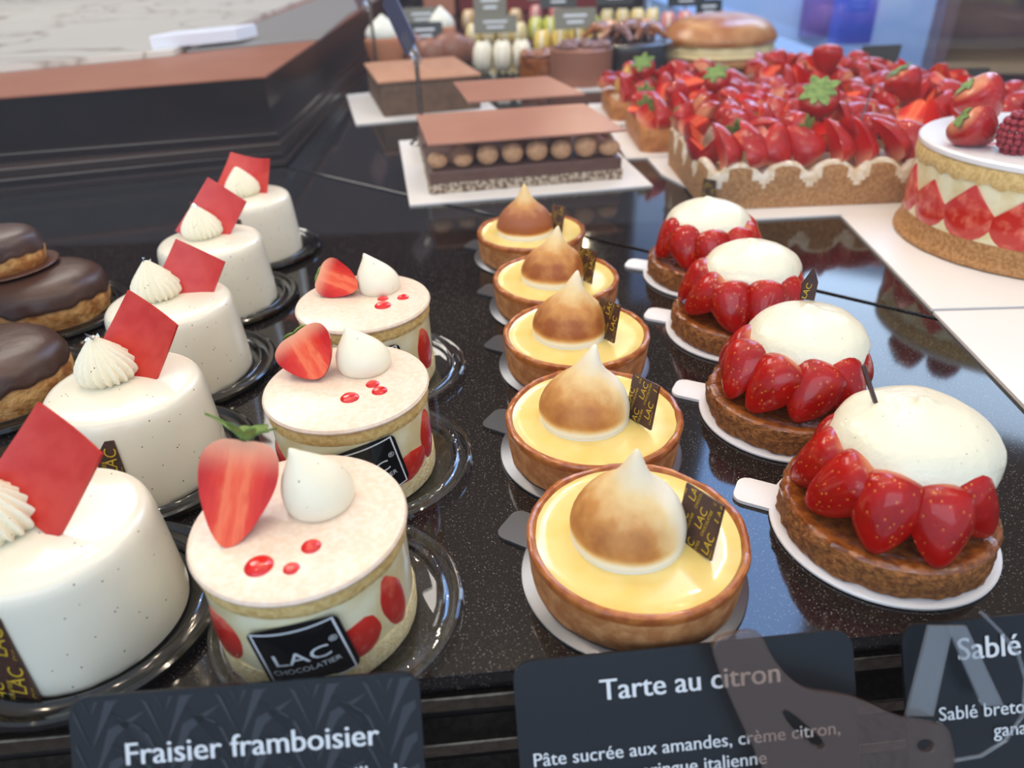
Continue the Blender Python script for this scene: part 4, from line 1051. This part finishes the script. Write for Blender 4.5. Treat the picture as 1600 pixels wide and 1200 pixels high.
# rows: colour, first bottom pixel, last bottom pixel, count, label
ROWS = (('mac_white', (756, 114), (816, 112), 3, 'white macaron on edge in the front row behind mousse log', 'white macarons in the front row'),
        ('mac_cream', (742, 78), (812, 76), 4, 'cream macaron in second row, behind the white ones', 'cream macarons in the second row'),
        ('mac_beige', (734, 50), (806, 49), 4, 'beige macaron in third row, before the dark red box', 'beige macarons in the third row'),
        ('mac_yellow', (848, 92), (928, 88), 4, 'deep yellow macaron behind the crunchy caramel cake', 'yellow macarons behind the caramel cake'),
        ('mac_lime', (838, 66), (925, 63), 5, 'lime green macaron in the row behind the yellow ones', 'lime macarons behind the yellow ones'),
        ('mac_salmon', (952, 74), (1010, 72), 3, 'salmon macaron behind the dark round cake with caramel shards', 'salmon macarons behind the dark cake'),
        ('mac_cream', (948, 52), (1018, 50), 4, 'pale cream macaron in the row behind salmon ones', 'cream macarons behind the salmon ones'),
        ('mac_pink', (1042, 58), (1118, 54), 4, 'pink macaron in the row left of the pale glass ledge', 'pink macarons near the glass ledge'),
        ('mac_pink', (838, 42), (868, 41), 2, 'pink macaron at the back beside the dark red box', 'pink macarons beside the red box'))
protos = {}
for mat, p0, p1, n, lab, grp in ROWS:
    for k in range(n):
        f = k / (n - 1); a = at(p0[0] + (p1[0] - p0[0]) * f, p0[1] + (p1[1] - p0[1]) * f)
        if mat not in protos: o = protos[mat] = macaron(mat); o['label'] = lab; o['group'] = grp; o.location = (a.x, a.y, .0262)
        else: o = dup(protos[mat], (a.x, a.y, .0262), 0, lab, grp)
        o.rotation_euler.z = radians(-4 + 6 * ((k * 7) % 3 - 1))
def small_card(px, py, w, h, mat, label, z, txt=True):
    """price card on a small foot; (px, py) is where its foot stands"""
    p = at(px, py); t = thing('price_card', label, 'price card', (p.x, p.y, .0002), 0, None)
    obj('card_foot', tube(NB(), [(0, .004, 0), (0, .004, z)], .002, 6), M['steel'], t)
    c = obj('card_face', prism(NB(), rrect(w, h, .003, 3), -.0008, .0008), M[mat], t, False, None, basis((0, -.95, .3), (0, .3, .95), (0, 0, z + h * .3)))
    bm = NB()
    for k, ww in enumerate((.55, .4)): box(bm, (-w * ww / 2, h * (.08 - .3 * k), .0009), (w * ww / 2, h * (.2 - .3 * k), .0011))
    obj('white_lettering', bm, M['card_white'], c, False)
CARDS = ((664, 84, .075, .034, 'grey_card', 'dark grey price card above the peach pastries at left', .060), (668, 100, .068, .036, 'black_card', 'black price card in front of the dark grey one', .044), (776, 90, .085, .032, 'grey_card', 'grey price card behind front white macarons', .050), (768, 62, .075, .050, 'grey_card', 'large grey price card between cream and beige macarons', .060),
         (846, 44, .072, .030, 'grey_card', 'pale grey price card beside the dark red box', .070), (872, 66, .080, .036, 'black_card', 'black price card behind lime macarons', .075), (898, 94, .078, .036, 'grey_card', 'grey price card among the yellow macarons', .060), (958, 56, .085, .042, 'black_card', 'black price card among pale cream macarons', .072), (1068, 50, .085, .034, 'black_card', 'black price card behind pink macarons', .060), (1103, 62, .055, .036, 'black_card', 'small black price card left of the sliced brioche', .048))
for q in CARDS: small_card(*q)

def cream_cone(px, py, sx, label):
    p = at(px, py); t = thing('cream_pastry', label, 'pastry', (p.x, p.y, .0004), 0, None)
    obj('peach_base', lathe(NB(), smooth_prof([(0, 0), (.020 * sx, 0), (.026 * sx, .02), (.030 * sx, .045), (.027 * sx, .058), (0, .060)], 3), 32), pm('peach_pastry', (200, 130, 92), .6), t)
    obj('cream_top', peak_mesh(.028 * sx, .040, (0, 0), px), M['cream'], t, True, (0, 0, .055))
cream_cone(606, 112, 1.15, 'peach pastry with white cream top at the end of tan mousse log')
cream_cone(694, 92, .9, 'peach pastry with white cream top right of the black price card')
for k, (px, py, r, lab) in enumerate(((640, 104, .034, 'cocoa dusted ball between the cream topped pastries, behind navy sign'), (676, 108, .030, 'cocoa dusted ball in front of the black price card'), (706, 104, .034, 'cocoa dusted ball beside the white macarons'), (724, 100, .028, 'smaller cocoa dusted ball touching the white macarons'))):
    p = at(px, py); o = lathe(NB(), smooth_prof([(0, 0), (r * .7, r * .1), (r, r * .8), (r * .75, r * 1.5), (0, r * 1.8)], 4), 32, lambda a, q, z: (q * (1 + .03 * nz(cos(a) + k, sin(a), z * 30, 1)), z))
    tag(obj('cocoa_ball', o, M['milk_chocolate'], None, True, (p.x, p.y, .0003)), lab, 'pastry', 'cocoa dusted balls')
def crunchy(px, py, R, H, label, topmat, sidemat, seed):
    p = at(px, py); t = thing('crunchy_cake', label, 'cake', (p.x, p.y + R, .0024), 0, None)
    obj('cake_side', lathe(NB(), [(0, 0), (R, 0), (R * 1.02, H * .1), (R * 1.02, H), (R * .96, H * 1.04), (0, H * 1.04)], 48), M[sidemat], t)
    rr = random.Random(seed)
    for k in range(22):
        a = rr.uniform(0, 2 * pi); q = R * .88 * sqrt(rr.random()); r = R * rr.uniform(.13, .24)
        bm = lathe(NB(), smooth_prof([(0, -r * .6), (r * .9, -r * .3), (r, .1 * r), (r * .6, r * .6), (0, r * .8)], 2), 12, lambda b, g_, z: (g_ * (1 + .35 * nz(cos(b) * 1.5 + k, sin(b) * 1.5, z * 60, 1)), z))
        obj('praline_chunk', bm, M[topmat], t, True, (q * cos(a), q * sin(a), H * 1.04 + r * .35))
crunchy(855, 128, .045, .030, 'glossy caramel cake with crunchy amber topping, behind the milk chocolate sheet', 'caramel', 'caramel', 3)
crunchy(912, 140, .048, .050, 'brown cake with rocky chocolate praline topping on a white board', 'rock_choc', 'milk_chocolate', 4)
p = at(912, 140); tag(obj('cake_board', box(NB(), (-.055, -.018, 0), (.055, .11, .002)), M['cake_board'], None, False, (p.x, p.y, .0001)), 'white board under the brown rocky praline cake', 'cake board')
p = at(988, 125); t = thing('dark_round_cake', 'dark round cake with a plain glossy side and caramel shards on top', 'cake', (p.x, p.y + .075, .0004))
obj('glazed_body', lathe(NB(), smooth_prof([(0, 0), (.076, 0), (.078, .004), (.078, .044), (.073, .050), (.06, .052), (0, .052)], 3), 72), M['black_glaze'], t)
rr = random.Random(8)
for k in range(16):
    a = rr.uniform(0, 2 * pi); q = .055 * sqrt(rr.random()); c = Vector((q * cos(a), q * sin(a), .055))
    b = rr.uniform(0, pi); d = Vector((cos(b), sin(b), 0))
    obj('caramel_shard', tube(NB(), [c - d * .03, c - d * .012 + Vector((0, 0, .014)), c + d * .012 + Vector((0, 0, .016)), c + d * .03], (.004, .007, .007, .003), 8), M['caramel' if k % 3 else 'rock_choc'], t)
p = at(1133, 106); t = thing('filled_brioche', 'large golden round brioche split and filled with cream, behind the strawberry tarts', 'brioche', (p.x, p.y + .06, .0004))
obj('brioche_base', lathe(NB(), smooth_prof([(0, 0), (.085, 0), (.096, .005), (.096, .013), (.090, .017), (0, .017)], 3), 64), M['brioche'], t)
obj('cream_filling', lathe(NB(), smooth_prof([(0, .016), (.088, .016), (.094, .021), (.093, .031), (.084, .035), (0, .035)], 3), 64, lambda a, r, z: (r * (1 + .02 * sin(a * 14)), z)), M['custard'], t)
obj('brioche_top', lathe(NB(), smooth_prof([(0, .034), (.086, .034), (.098, .039), (.096, .049), (.080, .066), (.045, .077), (0, .080)], 4), 64), M['brioche'], t)
for k, (px, py, w, h, lab) in enumerate(((1372, 122, .062, .040, 'black card leaning on the pale ledge at back of the strawberry tarts'), (1505, 160, .062, .040, 'black card leaning on the pale ledge behind the tall layered cake'))):
    q_ = at(*((1358, 95), (1496, 135))[k], .030)
    t = thing('ledge_card', lab, 'price card', (.560, q_.y, .0046), 0, None)
    obj('card_face', prism(NB(), rrect(w, h, .002, 3), -.0008, .0008), M['black_card'], t, False, None, basis((-.80, -.45, .35), (.2, .25, .9), (0, 0, h * .66)))
    obj('card_foot', tube(NB(), [(.006, .004, 0), (.004, .004, h * .6)], .0016, 6), M['steel'], t)

# ------------------------------------------------------------------ front price cards
CU = Vector((-.030, .515, .857)).normalized()                       # up direction of the leaning cards
def front_card(label, pl, pr, zl, zr, h, texts, shirt_refl=False, r=.006):
    a, b = at(*pl, zl), at(*pr, zr); ex = (b - a).normalized(); up = (CU - CU.dot(ex) * ex).normalized(); nrm = ex.cross(up); w = (b - a).length
    Mx = Matrix(((ex.x, up.x, nrm.x, a.x), (ex.y, up.y, nrm.y, a.y), (ex.z, up.z, nrm.z, a.z), (0, 0, 0, 1)))   # origin: top left corner
    t = thing('price_card', label, 'price card', (0, 0, 0)); t.matrix_world = Mx
    pts = [(x + w / 2, y - h / 2) for x, y in rrect(w, h, r, 6)]
    obj('card_plate', prism(NB(), pts, -.0012, 0), M['slate_card'], t, False)
    if shirt_refl:  # shirt reflection in the front glass, modelled as feather marks on the card
        bm = NB()
        for j in range(5):
            for s in (-1, 1):
                for k in range(9):
                    x0 = w * (.06 + j * .21); y0 = -h * .08 - k * h * .12
                    p0 = Vector((x0, y0, .0002)); p1 = p0 + Vector((s * .016, .020, 0)); pm_ = (p0 + p1) / 2 + Vector((-s * .002, .004, 0))
                    wv = .0011
                    vs = [bm.verts.new(q) for q in (p0, pm_ + Vector((wv, -wv, 0)), p1, pm_ + Vector((-wv, wv, 0)))]; bm.faces.new(vs if s > 0 else vs[::-1])
        m = .985; clip(bm, [((w * m, 0, 0), (1, 0, 0)), ((w * (1 - m), 0, 0), (-1, 0, 0)), ((0, -h * .02, 0), (0, 1, 0)), ((0, -h * m, 0), (0, -1, 0))])
        obj('shirt_reflection', bm, M['reflection_grey'] if 'reflection_grey' in M else pm('reflection_grey', (40, 46, 54), .4), t, False)
    for txt, sz, x, y, al, weight in texts:
        bm = text_bm(txt, sz, al); bmesh.ops.translate(bm, vec=(w * x, -y, .0005), verts=bm.verts)
        if weight:
            b2 = text_bm(txt, sz, al); bmesh.ops.translate(b2, vec=(w * x + weight, -y, .00052), verts=b2.verts); merge(bm, b2)
        obj('lettering', bm, M['card_white'], t, False)
    obj('card_prop', tube(NB(), [(w / 2, -h * .3, -.0014), (w / 2, -h * .3 - .004, -.006), (w / 2, -h * .8, -.012)], .0015, 6), M['acrylic'], t)
    return t, w
front_card('slate price card reading Fraisier framboisier below the front strawberry cream cake', (105, 1091), (654, 1048), .024, .024, .078,
           [('Fraisier framboisier', .0093, .510, .0205, 'CENTER', .0003), ('Crème légère à la vanille de', .0067, .955, .0310, 'RIGHT', .0001), ('Madagascar, fraises fraîches', .0067, .55, .0460, 'CENTER', .0001)], True)
front_card('slate price card reading Tarte au citron below the front lemon tart', (800, 1036), (1331, 983), .011, .011, .082,
           [('Tarte au citron', .0096, .510, .0145, 'CENTER', .0003), ('Pâte sucrée aux amandes, crème citron,', .0062, .49, .0334, 'CENTER', .0001), ('meringue italienne', .0062, .51, .0404, 'CENTER', .0001)])
front_card('slate price card reading Sablé at lower right corner, cut off by the frame', (1408, 978), (1925, 930), .011, .011, .082,
           [('Sablé', .0105, .155, .0128, 'LEFT', .0003), ('Sablé breton,', .0064, .09, .0320, 'LEFT', .0001), ('ganache', .0064, .25, .0390, 'LEFT', .0001)])

# ------------------------------------------------------------------ clear acrylic holder at the lower right corner
P0 = at(1408, 978, .011); exv = (at(1925, 930, .011) - P0).normalized(); upv = (CU - CU.dot(exv) * exv).normalized(); nv = exv.cross(upv)
O_ = P0 + nv * .010
def onp(px, py):
    d = _w + (px - 800) / F * _r - (py - 600) / F * _u
    q = CAM + d * ((O_ - CAM).dot(nv) / d.dot(nv)); q = q - O_
    return q.dot(exv), q.dot(upv)
def flat_shape(loops, ext):
    cu = bpy.data.curves.new('t', 'CURVE'); cu.dimensions = '2D'; cu.fill_mode = 'BOTH'; cu.extrude = ext; cu.bevel_depth = .0004; cu.resolution_u = 4
    for lp in loops:
        sp = cu.splines.new('NURBS'); sp.points.add(len(lp) - 1); sp.use_cyclic_u = True; sp.order_u = 3
        for k, q in enumerate(lp): sp.points[k].co = (q[0], q[1], 0, 1)
    o = bpy.data.objects.new('t', cu); COL.objects.link(o)
    me = bpy.data.meshes.new_from_object(o.evaluated_get(bpy.context.evaluated_depsgraph_get())); bpy.data.objects.remove(o); bpy.data.curves.remove(cu)
    bm = NB(); bm.from_mesh(me); bpy.data.meshes.remove(me); return bm
clear('brown_acrylic', (.80, .71, .65), 1.6, .03, haze=.08, haze_col=(150, 108, 86))
clear('frosted_acrylic', (.82, .84, .86), 1.4, .1, haze=.15, haze_col=(200, 206, 214))
t = thing('acrylic_holder', 'clear brown acrylic holder with a hole, in front of the slate cards', 'card holder')
t.matrix_world = Matrix(((exv.x, upv.x, nv.x, O_.x), (exv.y, upv.y, nv.y, O_.y), (exv.z, upv.z, nv.z, O_.z), (0, 0, 0, 1)))
outline = [onp(*p) for p in ((1108, 1000), (1150, 988), (1184, 984), (1200, 1020), (1222, 1052), (1256, 1078), (1300, 1082), (1345, 1092), (1395, 1118), (1440, 1128), (1478, 1132), (1484, 1160), (1490, 1188), (1470, 1230), (1440, 1290), (1320, 1300), (1215, 1290), (1195, 1200), (1150, 1110), (1125, 1050))]
hole = [onp(1443 + 15 * cos(a), 1163 + 12 * sin(a)) for a in [2 * pi * k / 10 for k in range(10)]]
slot = [onp(*p) for p in ((1216, 1108), (1228, 1104), (1262, 1132), (1290, 1158), (1284, 1172), (1262, 1162), (1232, 1134))]
obj('acrylic_plate', flat_shape([outline, hole, slot], .0008), M['brown_acrylic'], t, False)
loop_ = [onp(*p) for p in ((1488, 1187), (1530, 1180), (1570, 1155), (1596, 1115), (1600, 1060), (1588, 1020), (1560, 985), (1530, 955))]
obj('curved_edge', tube(NB(), [(q[0], q[1], .0006) for q in loop_], .0006, 6), M['frosted_acrylic'], t)
for a_, b_, w_ in (((1488, 985), (1452, 1128), 24), ((1512, 985), (1568, 1112), 19)):
    q = [onp(a_[0] - w_, a_[1]), onp(a_[0] + w_ * .6, a_[1]), onp(b_[0] + w_ * .8, b_[1]), onp(b_[0] - w_, b_[1])]
    obj('strut', prism(NB(), q, -.0050, -.0038), M['frosted_acrylic'], t, False)
